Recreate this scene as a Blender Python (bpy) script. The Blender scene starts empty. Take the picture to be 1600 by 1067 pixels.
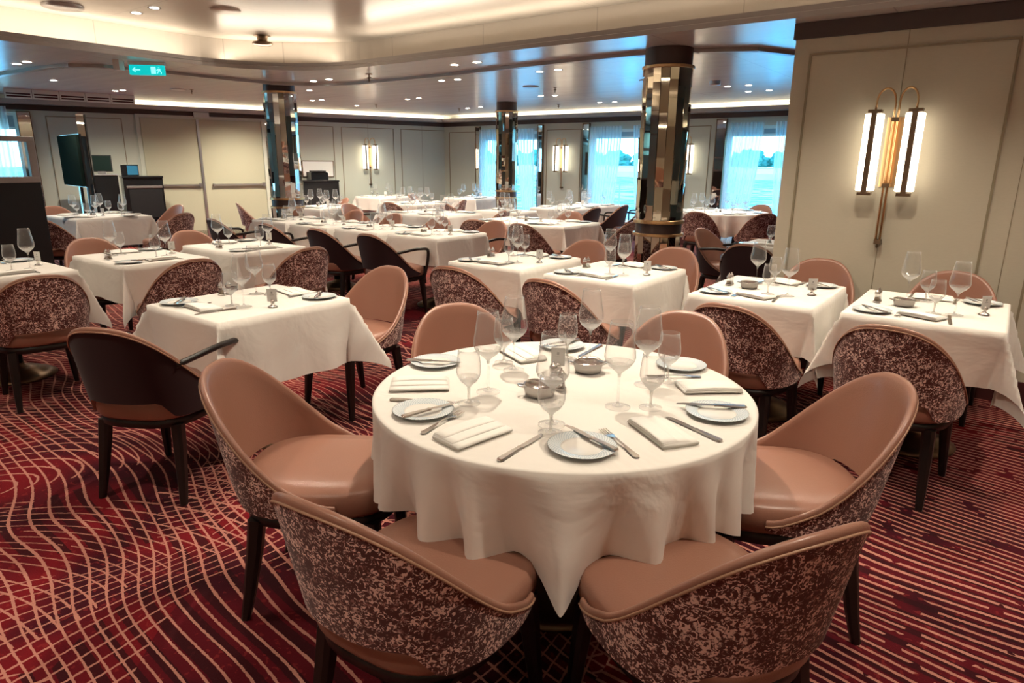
import bpy, bmesh, math, random
from mathutils import Vector, Matrix
random.seed(7)
PI = math.pi
sin, cos = math.sin, math.cos
R = math.radians
scene = bpy.context.scene
C = bpy.data.collections.new('dining_room'); scene.collection.children.link(C)

# ------------------------------------------------------------------ camera
def make_camera():
    p, r, y = R(15.10), R(0.462), R(36.69)
    right0 = Vector((cos(y), sin(y), 0))
    fwd = Vector((-sin(y) * cos(p), cos(y) * cos(p), -sin(p)))
    up0 = right0.cross(fwd)
    right = right0 * cos(r) + up0 * sin(r)
    up = up0 * cos(r) - right0 * sin(r)
    cam = bpy.data.cameras.new('camera'); o = bpy.data.objects.new('camera', cam); C.objects.link(o)
    m = Matrix((right, up, -fwd)).transposed().to_4x4(); m.translation = Vector((0, 0, 1.47))
    o.matrix_world = m
    cam.sensor_width = 36.0; cam.lens = 1038.9 / 1600 * 36.0
    cam.clip_start = 0.05; cam.clip_end = 3000
    scene.camera = o
make_camera()

# ------------------------------------------------------------------ world, exposure
scene.view_settings.view_transform = 'Standard'
scene.view_settings.look = 'None'
scene.view_settings.gamma = 1.0
scene.view_settings.exposure = 0.33
scene.view_settings.use_curve_mapping = False
w = bpy.data.worlds.new('sky'); scene.world = w; w.use_nodes = True
nt = w.node_tree; nt.nodes.clear()
wo = nt.nodes.new('ShaderNodeOutputWorld'); bg = nt.nodes.new('ShaderNodeBackground')
tc = nt.nodes.new('ShaderNodeTexCoord'); sx = nt.nodes.new('ShaderNodeSeparateXYZ'); cr = nt.nodes.new('ShaderNodeValToRGB')
cr.color_ramp.elements[0].position = 0.0; cr.color_ramp.elements[0].color = (0.32, 0.80, 1.0, 1)
cr.color_ramp.elements[1].position = 0.6; cr.color_ramp.elements[1].color = (0.12, 0.5, 1.0, 1)
nt.links.new(tc.outputs['Generated'], sx.inputs[0]); nt.links.new(sx.outputs['Z'], cr.inputs['Fac'])
nt.links.new(cr.outputs['Color'], bg.inputs['Color']); bg.inputs['Strength'].default_value = 7.2
nt.links.new(bg.outputs[0], wo.inputs[0])
cy = scene.cycles
cy.max_bounces = 10; cy.diffuse_bounces = 4; cy.glossy_bounces = 5; cy.transmission_bounces = 6; cy.transparent_max_bounces = 28
cy.sample_clamp_indirect = 4.0; cy.caustics_reflective = False; cy.caustics_refractive = False
try:
    cy.use_denoising = True
except Exception: pass

WARM = (1.0, 0.86, 0.68)
def light(name, kind, loc, rot=(0, 0, 0), power=50, col=WARM, size=0.1, size_y=None, spot=None, blend=0.6, portal=False, spread=None):
    l = bpy.data.lights.new(name, kind); l.energy = power; l.color = col
    if kind == 'AREA':
        l.size = size
        if size_y: l.shape = 'RECTANGLE'; l.size_y = size_y
        if portal: l.cycles.is_portal = True
        if spread: l.spread = spread
    else:
        l.shadow_soft_size = size
    if kind == 'SPOT': l.spot_size = spot or R(100); l.spot_blend = blend
    o = bpy.data.objects.new(name, l); C.objects.link(o); o.location = loc; o.rotation_euler = rot
    return o
CEIL = 2.40; CEILO = 2.47; TRAY = 2.74
YN, YB = 5.14, 11.95                       # near wall plane, window wall plane
K = Vector((-10.87, 12.05, 0)); DWA = R(71.4)   # corner and direction of the door wall
def DW(yy, off=0.0, z=0.0):                 # point on the door wall at world y = yy, off metres into the room
    s = (yy - K.y) / sin(DWA)
    return Vector((K.x + s * cos(DWA) + off * sin(DWA), K.y + s * sin(DWA) - off * cos(DWA), z))
# cove strips (LED lines lying on the ledges; the last pair are unseen additions)
def cove():
    P = 24; Q = 10.5
    light('cove_and_fill_light', 'AREA', (-7.12, 0.7, 2.50), (0, R(158), 0), Q * 2.6, WARM, 0.08, 6.6)
    light('cove_and_fill_light', 'AREA', (-1.6, 5.08, 2.50), (R(202), 0, 0), Q * 3.0, WARM, 8.2, 0.08)
    light('cove_and_fill_light', 'AREA', (-6.75, 4.75, 2.50), (R(195), 0, R(45)), Q * 0.6, WARM, 1.2, 0.08)
    light('cove_and_fill_light', 'AREA', (-3.7, 11.80, 2.352), (R(155), 0, 0), P * 3.0, WARM, 13.5, 0.06)
    a = DW(12.0, .14, 2.352); b = DW(4.6, .14, 2.352); m = (a + b) / 2
    light('cove_and_fill_light', 'AREA', m, (R(155), 0, DWA), P * 2.4, WARM, 7.6, 0.06)
    light('cove_and_fill_light', 'AREA', (3.3, 0.5, 2.50), (0, R(-158), 0), Q * 2.2, WARM, 0.08, 7)  # added out of view to brighten the ceiling the columns reflect
    light('cove_and_fill_light', 'AREA', (-1.7, -3.4, 2.50), (R(-202), 0, 0), Q * 2.8, WARM, 9, 0.08)  # likewise added, behind the camera, to lift the unseen ceiling
cove()
# window portals
for (x0, x1) in ((-9.8, -8.25), (-7.0, -5.6), (-4.26, -2.9)):
    light('window_daylight_portal', 'AREA', ((x0 + x1) / 2, YB + 0.12, 1.15), (R(90), 0, PI), 1, (1, 1, 1), x1 - x0, 2.1, portal=True).rotation_euler = (R(-90), 0, 0)

# ------------------------------------------------------------------ node helpers
def new_mat(name):
    m = bpy.data.materials.new(name); m.use_nodes = True
    return m, m.node_tree, m.node_tree.nodes['Principled BSDF']
def pmat(name, col, rough=0.5, metal=0.0, spec=0.5, bump=None, bscale=200, coat=0.0, sheen=0.0, aniso=0):
    m, t, b = new_mat(name)
    b.inputs['Base Color'].default_value = (*col, 1); b.inputs['Roughness'].default_value = rough
    b.inputs['Metallic'].default_value = metal; b.inputs['Specular IOR Level'].default_value = spec
    b.inputs['Coat Weight'].default_value = coat; b.inputs['Sheen Weight'].default_value = sheen
    if bump:
        tc = t.nodes.new('ShaderNodeTexCoord'); n = t.nodes.new('ShaderNodeTexNoise'); n.inputs['Scale'].default_value = bscale
        bp = t.nodes.new('ShaderNodeBump'); bp.inputs['Strength'].default_value = bump; bp.inputs['Distance'].default_value = 0.002
        t.links.new(tc.outputs['Object'], n.inputs['Vector']); t.links.new(n.outputs['Fac'], bp.inputs['Height']); t.links.new(bp.outputs[0], b.inputs['Normal'])
    return m
class NG:
    """tiny expression helper over math nodes"""
    def __init__(s, t): s.t = t
    def m(s, op, a, b=None, c=None, clamp=False):
        n = s.t.nodes.new('ShaderNodeMath'); n.operation = op; n.use_clamp = clamp
        for i, v in enumerate((a, b, c)):
            if v is None: continue
            if isinstance(v, (int, float)): n.inputs[i].default_value = v
            else: s.t.links.new(v, n.inputs[i])
        return n.outputs[0]
    def noise(s, vec, scale, detail=2, dist=0.0, rough=0.5):
        n = s.t.nodes.new('ShaderNodeTexNoise'); n.inputs['Scale'].default_value = scale; n.inputs['Detail'].default_value = detail
        n.inputs['Distortion'].default_value = dist; n.inputs['Roughness'].default_value = rough
        s.t.links.new(vec, n.inputs['Vector']); return n
    def mix(s, f, a, b):
        n = s.t.nodes.new('ShaderNodeMix'); n.data_type = 'RGBA'
        for sock, v in ((n.inputs[0], f), (n.inputs[6], a), (n.inputs[7], b)):
            if isinstance(v, (int, float)): sock.default_value = v
            elif isinstance(v, tuple): sock.default_value = (*v, 1)
            else: s.t.links.new(v, sock)
        return n.outputs[2]
def carpet_mat():
    m, t, b = new_mat('patterned_carpet'); g = NG(t)
    tc = t.nodes.new('ShaderNodeTexCoord'); sp = t.nodes.new('ShaderNodeSeparateXYZ'); t.links.new(tc.outputs['Object'], sp.inputs[0])
    x, y = sp.outputs['X'], sp.outputs['Y']; vec = tc.outputs['Object']
    wn = g.noise(vec, 0.75, 1); wv = t.nodes.new('ShaderNodeSeparateColor'); t.links.new(wn.outputs['Color'], wv.inputs[0])
    wx = g.m('MULTIPLY', g.m('SUBTRACT', wv.outputs[0], 0.5), 0.8); wy = g.m('MULTIPLY', g.m('SUBTRACT', wv.outputs[1], 0.5), 0.8)
    jt = g.noise(vec, 70, 1).outputs['Fac']; jit = g.m('MULTIPLY', g.m('SUBTRACT', jt, 0.5), 0.007)
    px = g.m('ADD', x, wx); py = g.m('ADD', y, wy)
    def ring(cx, cyy, n, wd, ex=1.0):
        dx = g.m('SUBTRACT', px, cx); dy = g.m('MULTIPLY', g.m('SUBTRACT', py, cyy), ex)
        r = g.m('SQRT', g.m('ADD', g.m('MULTIPLY', dx, dx), g.m('MULTIPLY', dy, dy)))
        f = g.m('FRACT', g.m('MULTIPLY', g.m('ADD', r, jit), n))
        return g.m('LESS_THAN', g.m('ABSOLUTE', g.m('SUBTRACT', f, 0.5)), wd)
    def line(ax, ay, n, wd, warp=0.35):
        v = g.m('ADD', g.m('MULTIPLY', x, ax), g.m('MULTIPLY', y, ay))
        v = g.m('ADD', v, g.m('MULTIPLY', wx, warp)); v = g.m('ADD', v, g.m('MULTIPLY', wy, warp * .6)); v = g.m('ADD', v, jit)
        f = g.m('FRACT', g.m('MULTIPLY', v, n))
        return g.m('LESS_THAN', g.m('ABSOLUTE', g.m('SUBTRACT', f, 0.5)), wd)
    def cells(scale, ox):
        mp = t.nodes.new('ShaderNodeMapping'); mp.inputs['Location'].default_value = (ox, ox * .7, 0); t.links.new(vec, mp.inputs[0])
        cx = t.nodes.new('ShaderNodeCombineXYZ')
        vo = t.nodes.new('ShaderNodeTexVoronoi'); vo.inputs['Scale'].default_value = scale; vo.voronoi_dimensions = '2D'
        va = t.nodes.new('ShaderNodeVectorMath'); va.operation = 'ADD'
        sc_ = t.nodes.new('ShaderNodeVectorMath'); sc_.operation = 'SCALE'; sc_.inputs['Scale'].default_value = 0.9
        t.links.new(wn.outputs['Color'], sc_.inputs[0]); t.links.new(mp.outputs[0], va.inputs[0]); t.links.new(sc_.outputs[0], va.inputs[1])
        t.links.new(va.outputs[0], vo.inputs['Vector'])
        s = t.nodes.new('ShaderNodeSeparateColor'); t.links.new(vo.outputs['Color'], s.inputs[0]); return s.outputs
    c1 = cells(0.9, 3.1); c2 = cells(0.8, 11.7); c3 = cells(1.6, 5.2)
    c4 = cells(1.3, 23.4)
    A = line(0.16, 1.0, 19.0, 0.085, 0.6)
    B = ring(-3.7, 0.9, 19.0, 0.065)
    B2 = ring(-1.9, -1.3, 17.0, 0.065)
    L2 = line(0.80, -0.60, 18.0, 0.07, 0.7)
    L1 = line(0.10, 1.0, 25.0, 0.15, 0.45)
    D = line(0.12, 1.0, 12.0, 0.2)
    D2 = line(0.9, -0.45, 9.0, 0.14, 0.9)
    right = g.m('GREATER_THAN', g.m('ADD', x, g.m('MULTIPLY', wx, .5)), -0.75)
    left = g.m('SUBTRACT', 1.0, right)
    mA = g.m('GREATER_THAN', c1[0], 0.16); mB = g.m('GREATER_THAN', c2[1], 0.5); m2 = g.m('GREATER_THAN', c3[0], 0.6); mD = g.m('GREATER_THAN', c3[1], 0.6); mC = g.m('GREATER_THAN', c4[2], 0.58)
    dash = g.noise(vec, 8, 2).outputs['Fac']; dm = g.m('GREATER_THAN', dash, 0.38)
    la = g.m('MULTIPLY', A, mA); lb = g.m('MULTIPLY', B, mB); lc_ = g.m('MULTIPLY', g.m('MULTIPLY', B2, mC), dm); l2 = g.m('MULTIPLY', L2, m2)
    net = g.m('MAXIMUM', g.m('MAXIMUM', la, lc_), g.m('MAXIMUM', lb, l2)); net = g.m('MULTIPLY', net, left)
    dense = g.m('MULTIPLY', g.m('MULTIPLY', L1, right), dm)
    rl = g.m('MULTIPLY', g.m('MULTIPLY', g.m('MULTIPLY', L2, m2), right), g.m('GREATER_THAN', c1[1], 0.6))
    lines = g.m('MAXIMUM', net, g.m('MAXIMUM', dense, rl))
    n1 = g.noise(vec, 1.7, 2, 0.4).outputs['Fac']; n2 = g.noise(vec, 260, 2).outputs['Fac']; n3 = g.noise(vec, 34, 3).outputs['Fac']
    ramp = g.m('MULTIPLY', g.m('SUBTRACT', n1, 0.42), 5.0, clamp=True)
    patch = g.m('MULTIPLY', g.m('GREATER_THAN', c2[0], 0.62), 0.6)
    f = g.m('MAXIMUM', g.m('SUBTRACT', 1.0, ramp), patch)
    base = g.mix(f, (0.17, 0.006, 0.011), (0.040, 0.003, 0.008))
    base = g.mix(g.m('MULTIPLY', g.m('GREATER_THAN', n3, .62), .35), base, (0.30, 0.03, 0.028))
    base = g.mix(g.m('MULTIPLY', g.m('MULTIPLY', D, mD), 0.8), base, (0.022, 0.004, 0.006))
    lc = g.mix(n1, (0.46, 0.17, 0.12), (0.62, 0.30, 0.24))
    colr = g.mix(g.m('MULTIPLY', lines, 0.88), base, lc)
    colr = g.mix(g.m('MULTIPLY', n2, 0.35), colr, (0.02, 0.004, 0.004))
    t.links.new(colr, b.inputs['Base Color']); b.inputs['Roughness'].default_value = 0.95; b.inputs['Specular IOR Level'].default_value = 0.12
    bp = t.nodes.new('ShaderNodeBump'); bp.inputs['Strength'].default_value = 0.4; bp.inputs['Distance'].default_value = 0.003
    t.links.new(n2, bp.inputs['Height']); t.links.new(bp.outputs[0], b.inputs['Normal'])
    return m
def speckle_mat():
    m, t, b = new_mat('speckled_upholstery'); g = NG(t)
    tc = t.nodes.new('ShaderNodeTexCoord'); oi = t.nodes.new('ShaderNodeObjectInfo')
    va = t.nodes.new('ShaderNodeVectorMath'); va.operation = 'ADD'; t.links.new(tc.outputs['Object'], va.inputs[0])
    cb = t.nodes.new('ShaderNodeCombineXYZ'); t.links.new(g.m('MULTIPLY', oi.outputs['Random'], 17.0), cb.inputs[0]); t.links.new(cb.outputs[0], va.inputs[1])
    v = va.outputs[0]
    n = g.noise(v, 80, 2, 1.5, 0.6); big = g.noise(v, 13, 1)
    th = g.m('ADD', 0.538, g.m('MULTIPLY', g.m('SUBTRACT', big.outputs['Fac'], 0.5), -0.22))
    mk = g.m('MULTIPLY', g.m('SUBTRACT', n.outputs['Fac'], th), 22.0, clamp=True)
    n2 = g.noise(v, 95, 1, 0.8); mk2 = g.m('MULTIPLY', g.m('SUBTRACT', n2.outputs['Fac'], 0.60), 18.0, clamp=True)
    base = g.mix(big.outputs['Fac'], (0.060, 0.010, 0.010), (0.120, 0.024, 0.019))
    c = g.mix(mk2, base, (0.32, 0.14, 0.12)); c = g.mix(mk, c, (0.92, 0.68, 0.60))
    t.links.new(c, b.inputs['Base Color']); b.inputs['Roughness'].default_value = 0.75; b.inputs['Sheen Weight'].default_value = 0.15
    bp = t.nodes.new('ShaderNodeBump'); bp.inputs['Strength'].default_value = 0.35; bp.inputs['Distance'].default_value = 0.002
    t.links.new(n.outputs['Fac'], bp.inputs['Height']); t.links.new(bp.outputs[0], b.inputs['Normal'])
    return m
def glass_mat(name, tint=(0.99, 0.99, 0.99), refl=0.12, edge=0.92, painted_glint=0.62, power=3.0):
    m, t, b = new_mat(name); t.nodes.remove(b); out = t.nodes['Material Output']
    tr = t.nodes.new('ShaderNodeBsdfTransparent'); tr.inputs[0].default_value = (*tint, 1)
    gl = t.nodes.new('ShaderNodeBsdfGlossy'); gl.inputs['Roughness'].default_value = 0.02; gl.inputs['Color'].default_value = (1, 1, 1, 1)
    lw = t.nodes.new('ShaderNodeLayerWeight'); lw.inputs['Blend'].default_value = 0.35
    g = NG(t); f = g.m('ADD', refl * .45, g.m('MULTIPLY', g.m('POWER', lw.outputs['Facing'], power), edge), clamp=True)
    tl = t.nodes.new('ShaderNodeBsdfTranslucent'); tl.inputs[0].default_value = (.95, .95, .93, 1); df = t.nodes.new('ShaderNodeBsdfDiffuse'); df.inputs[0].default_value = (.95, .95, .93, 1)  # white diffuse share paints bright highlights into the glass edges
    h = t.nodes.new('ShaderNodeMixShader'); h.inputs[0].default_value = .5; t.links.new(tl.outputs[0], h.inputs[1]); t.links.new(df.outputs[0], h.inputs[2])
    h2 = t.nodes.new('ShaderNodeMixShader'); h2.inputs[0].default_value = painted_glint; t.links.new(gl.outputs[0], h2.inputs[1]); t.links.new(h.outputs[0], h2.inputs[2])
    mx = t.nodes.new('ShaderNodeMixShader'); t.links.new(f, mx.inputs[0]); t.links.new(tr.outputs[0], mx.inputs[1]); t.links.new(h2.outputs[0], mx.inputs[2])
    t.links.new(mx.outputs[0], out.inputs[0]); return m
def sheer_mat():
    m, t, b = new_mat('sheer_curtain_fabric'); t.nodes.remove(b); out = t.nodes['Material Output']
    tr = t.nodes.new('ShaderNodeBsdfTransparent'); tl = t.nodes.new('ShaderNodeBsdfTranslucent'); df = t.nodes.new('ShaderNodeBsdfDiffuse')
    tl.inputs[0].default_value = (.97, .98, .98, 1); df.inputs[0].default_value = (.85, .86, .84, 1)
    a = t.nodes.new('ShaderNodeMixShader'); a.inputs[0].default_value = 0.3; t.links.new(tl.outputs[0], a.inputs[1]); t.links.new(df.outputs[0], a.inputs[2])
    lw = t.nodes.new('ShaderNodeLayerWeight'); lw.inputs['Blend'].default_value = .5; g = NG(t)
    c = t.nodes.new('ShaderNodeMixShader'); t.links.new(g.m('ADD', .42, g.m('MULTIPLY', lw.outputs['Facing'], .75), clamp=True), c.inputs[0]); t.links.new(tr.outputs[0], c.inputs[1]); t.links.new(a.outputs[0], c.inputs[2])
    t.links.new(c.outputs[0], out.inputs[0]); return m
def emit(name, col, s):
    m, t, b = new_mat(name); b.inputs['Base Color'].default_value = (*col, 1)
    b.inputs['Emission Color'].default_value = (*col, 1); b.inputs['Emission Strength'].default_value = s; return m
def ceiling_mat():
    m, t, b = new_mat('satin_ceiling_panels'); g = NG(t)
    tc = t.nodes.new('ShaderNodeTexCoord'); sp = t.nodes.new('ShaderNodeSeparateXYZ'); t.links.new(tc.outputs['Object'], sp.inputs[0])
    x, y = sp.outputs['X'], sp.outputs['Y']
    # panel joints
    fx = g.m('LESS_THAN', g.m('ABSOLUTE', g.m('SUBTRACT', g.m('FRACT', g.m('MULTIPLY', x, 0.62)), .5)), 0.003)
    fy = g.m('LESS_THAN', g.m('ABSOLUTE', g.m('SUBTRACT', g.m('FRACT', g.m('MULTIPLY', y, 1.15)), .5)), 0.005)
    j = g.m('MAXIMUM', fx, fy)
    mp = t.nodes.new('ShaderNodeMapping'); mp.inputs['Scale'].default_value = (0.9, 9, 1); mp.inputs['Rotation'].default_value = (0, 0, R(8)); t.links.new(tc.outputs['Object'], mp.inputs[0])
    n = g.noise(mp.outputs[0], 1.0, 3)
    c = g.mix(g.m('MULTIPLY', j, 0.6), (0.84, 0.78, 0.73), (0.5, 0.46, 0.43))
    t.links.new(c, b.inputs['Base Color']); b.inputs['Metallic'].default_value = 0.2
    t.links.new(g.m('ADD', 0.17, g.m('MULTIPLY', n.outputs['Fac'], 0.12)), b.inputs['Roughness'])
    bp = t.nodes.new('ShaderNodeBump'); bp.inputs['Strength'].default_value = 0.12; bp.inputs['Distance'].default_value = 0.01
    t.links.new(n.outputs['Fac'], bp.inputs['Height']); t.links.new(bp.outputs[0], b.inputs['Normal'])
    return m
def tray_mat():
    m, t, b = new_mat('tray_ceiling_panels'); g = NG(t)
    tc = t.nodes.new('ShaderNodeTexCoord'); sp = t.nodes.new('ShaderNodeSeparateXYZ'); t.links.new(tc.outputs['Object'], sp.inputs[0])
    x, y = sp.outputs['X'], sp.outputs['Y']
    fx = g.m('LESS_THAN', g.m('ABSOLUTE', g.m('SUBTRACT', g.m('FRACT', g.m('MULTIPLY', x, 0.8)), .5)), 0.004)
    fy = g.m('LESS_THAN', g.m('ABSOLUTE', g.m('SUBTRACT', g.m('FRACT', g.m('MULTIPLY', y, 0.8)), .5)), 0.004)
    j = g.m('MAXIMUM', fx, fy)
    c = g.mix(g.m('MULTIPLY', j, 0.5), (0.60, 0.54, 0.47), (0.35, 0.3, 0.26))
    t.links.new(c, b.inputs['Base Color']); b.inputs['Metallic'].default_value = 0.25; b.inputs['Roughness'].default_value = 0.28
    return m
def wallpaper(name, col):
    m, t, b = new_mat(name); g = NG(t)
    tc = t.nodes.new('ShaderNodeTexCoord'); n = g.noise(tc.outputs['Object'], 130, 2)
    mp = t.nodes.new('ShaderNodeMapping'); mp.inputs['Scale'].default_value = (1, 1, 14); t.links.new(tc.outputs['Object'], mp.inputs[0]); n2 = g.noise(mp.outputs[0], 40, 2)
    c = g.mix(n2.outputs['Fac'], tuple(v * .93 for v in col), tuple(min(1, v * 1.07) for v in col))
    t.links.new(c, b.inputs['Base Color']); b.inputs['Roughness'].default_value = 0.7
    bp = t.nodes.new('ShaderNodeBump'); bp.inputs['Strength'].default_value = 0.15; bp.inputs['Distance'].default_value = 0.002
    t.links.new(n2.outputs['Fac'], bp.inputs['Height']); t.links.new(bp.outputs[0], b.inputs['Normal'])
    return m
def cloth_mat():
    m, t, b = new_mat('white_linen'); g = NG(t)
    tc = t.nodes.new('ShaderNodeTexCoord'); n = g.noise(tc.outputs['Object'], 3.5, 4, .6)
    n2 = g.noise(tc.outputs['Object'], 420, 1)
    b.inputs['Base Color'].default_value = (0.80, 0.765, 0.71, 1); b.inputs['Roughness'].default_value = 0.8; b.inputs['Sheen Weight'].default_value = 0.2
    bp = t.nodes.new('ShaderNodeBump'); bp.inputs['Strength'].default_value = 0.6; bp.inputs['Distance'].default_value = 0.03
    t.links.new(n.outputs['Fac'], bp.inputs['Height'])
    b2 = t.nodes.new('ShaderNodeBump'); b2.inputs['Strength'].default_value = 0.15; b2.inputs['Distance'].default_value = 0.0008
    t.links.new(n2.outputs['Fac'], b2.inputs['Height']); t.links.new(bp.outputs[0], b2.inputs['Normal']); t.links.new(b2.outputs[0], b.inputs['Normal'])
    return m
def plate_rim_mat():
    m, t, b = new_mat('china_patterned_rim'); g = NG(t)
    tc = t.nodes.new('ShaderNodeTexCoord'); sp = t.nodes.new('ShaderNodeSeparateXYZ'); t.links.new(tc.outputs['Object'], sp.inputs[0])
    x, y = sp.outputs['X'], sp.outputs['Y']
    a = g.m('ARCTAN2', y, x); r = g.m('SQRT', g.m('ADD', g.m('MULTIPLY', x, x), g.m('MULTIPLY', y, y)))
    f1 = g.m('SINE', g.m('ADD', g.m('MULTIPLY', a, 48), g.m('MULTIPLY', r, 700))); f2 = g.m('SINE', g.m('SUBTRACT', g.m('MULTIPLY', a, 48), g.m('MULTIPLY', r, 700)))
    f = g.m('GREATER_THAN', g.m('MAXIMUM', f1, f2), 0.35)
    c = g.mix(f, (0.42, 0.52, 0.58), (0.76, 0.80, 0.81)); t.links.new(c, b.inputs['Base Color']); b.inputs['Roughness'].default_value = 0.12
    return m
M = dict(
    carpet=carpet_mat(), speckle=speckle_mat(), glass=glass_mat('clear_glass'), thick=glass_mat('thick_glass_painted_bright', (.97, .97, .965), 0.75, 0.9, 0.75), pane=glass_mat('window_glass', (0.93, 0.97, 0.98), 0.06, 0.5, 0.0),  # thick glass: extra white paints the light caught in bowl base and stem
    sheer=sheer_mat(), ceil=ceiling_mat(), tray=tray_mat(), wall=wallpaper('beige_fabric_wall', (0.53, 0.485, 0.38)), wall2=wallpaper('grey_beige_wall', (0.57, 0.60, 0.515)),
    door=wallpaper('olive_door', (0.475, 0.475, 0.35)), cloth=cloth_mat(), rim=plate_rim_mat(),
    leather=pmat('tan_pink_leather', (0.315, 0.155, 0.108), 0.32, spec=0.5, bump=0.25, bscale=260), maroon=pmat('maroon_velvet', (0.020, 0.0025, 0.005), 0.8, sheen=0.06),
    wood=pmat('black_stained_wood', (0.007, 0.004, 0.0035), 0.38), piping=pmat('beige_piping', (0.40, 0.23, 0.15), 0.4),
    band=pmat('dark_wood_band', (0.045, 0.022, 0.018), 0.4, bump=0.2, bscale=80), lip=pmat('satin_grey_lip', (0.40, 0.365, 0.35), 0.3, metal=0.4),
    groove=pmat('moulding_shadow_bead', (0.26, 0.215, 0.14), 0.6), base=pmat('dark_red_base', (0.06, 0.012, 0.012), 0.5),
    brass=pmat('brushed_brass', (0.72, 0.47, 0.24), 0.28, 1.0), bronze=pmat('aged_bronze', (0.20, 0.135, 0.085), 0.35, 0.9),
    mirror=pmat('antique_mirror', (0.62, 0.56, 0.46), 0.03, 1.0), mirror2=pmat('clear_mirror', (0.80, 0.80, 0.78), 0.02, 1.0),
    silver=pmat('polished_silver', (0.92, 0.90, 0.87), 0.2, 1.0), china=pmat('white_china', (0.82, 0.80, 0.75), 0.12), napkin=pmat('napkin_linen', (0.86, 0.84, 0.79), 0.85, bump=0.3, bscale=500),
    black=pmat('black_lacquer', (0.006, 0.007, 0.009), 0.18), blackm=pmat('black_matt', (0.008, 0.009, 0.011), 0.5), screen=pmat('dark_screen_glass', (0.012, 0.022, 0.02), 0.6, spec=0.0),
    steel=pmat('brushed_steel', (0.6, 0.6, 0.6), 0.3, 1.0), white=pmat('white_metal', (0.75, 0.75, 0.72), 0.45), card=pmat('white_card', (0.85, 0.84, 0.8), 0.6), print=pmat('grey_print', (0.45, 0.44, 0.42), 0.6),
    pepper=pmat('pepper_grains', (0.22, 0.17, 0.12), 0.8), salt=pmat('salt_grains', (0.85, 0.84, 0.82), 0.8), blue=pmat('blue_screen', (0.02, 0.12, 0.22), 0.2),
    tube=emit('lit_lamp_glass', (1.0, 0.88, 0.70), 3.0), lamp=emit('lit_downlight', (1.0, 0.92, 0.80), 30.0), exitm=emit('lit_exit_panel', (0.0, 0.42, 0.42), 1.0), exitw=emit('lit_exit_pictogram', (0.25, .85, .85), 1.0),
    leaf=pmat('tree_leaves', (0.05, 0.20, 0.15), 0.9), sand=pmat('pale_shore', (0.75, 0.72, 0.66), 0.9), rail=pmat('ship_rail_paint', (0.25, 0.3, 0.32), 0.5), blind=pmat('rolled_blind', (0.30, 0.36, 0.40), 0.7), house=pmat('white_render', (0.8, 0.8, 0.78), 0.8),
)
def water_mat():
    m, t, b = new_mat('sea_water'); g = NG(t)
    tc = t.nodes.new('ShaderNodeTexCoord'); mp = t.nodes.new('ShaderNodeMapping'); mp.inputs['Scale'].default_value = (0.022, 0.03, 1); t.links.new(tc.outputs['Object'], mp.inputs[0])
    n = g.noise(mp.outputs[0], 3.0, 4, 1.5)
    f = g.m('MULTIPLY', g.m('SUBTRACT', n.outputs['Fac'], 0.46), 9.0, clamp=True)
    c = g.mix(f, (0.005, 0.20, 0.26), (0.5, 0.75, 0.75)); t.links.new(c, b.inputs['Base Color']); b.inputs['Roughness'].default_value = 0.5; b.inputs['Specular IOR Level'].default_value = 0.25
    bp = t.nodes.new('ShaderNodeBump'); bp.inputs['Strength'].default_value = 1.0; bp.inputs['Distance'].default_value = 2.0
    t.links.new(n.outputs['Fac'], bp.inputs['Height']); t.links.new(bp.outputs[0], b.inputs['Normal']); return m
M['water'] = water_mat()

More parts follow.
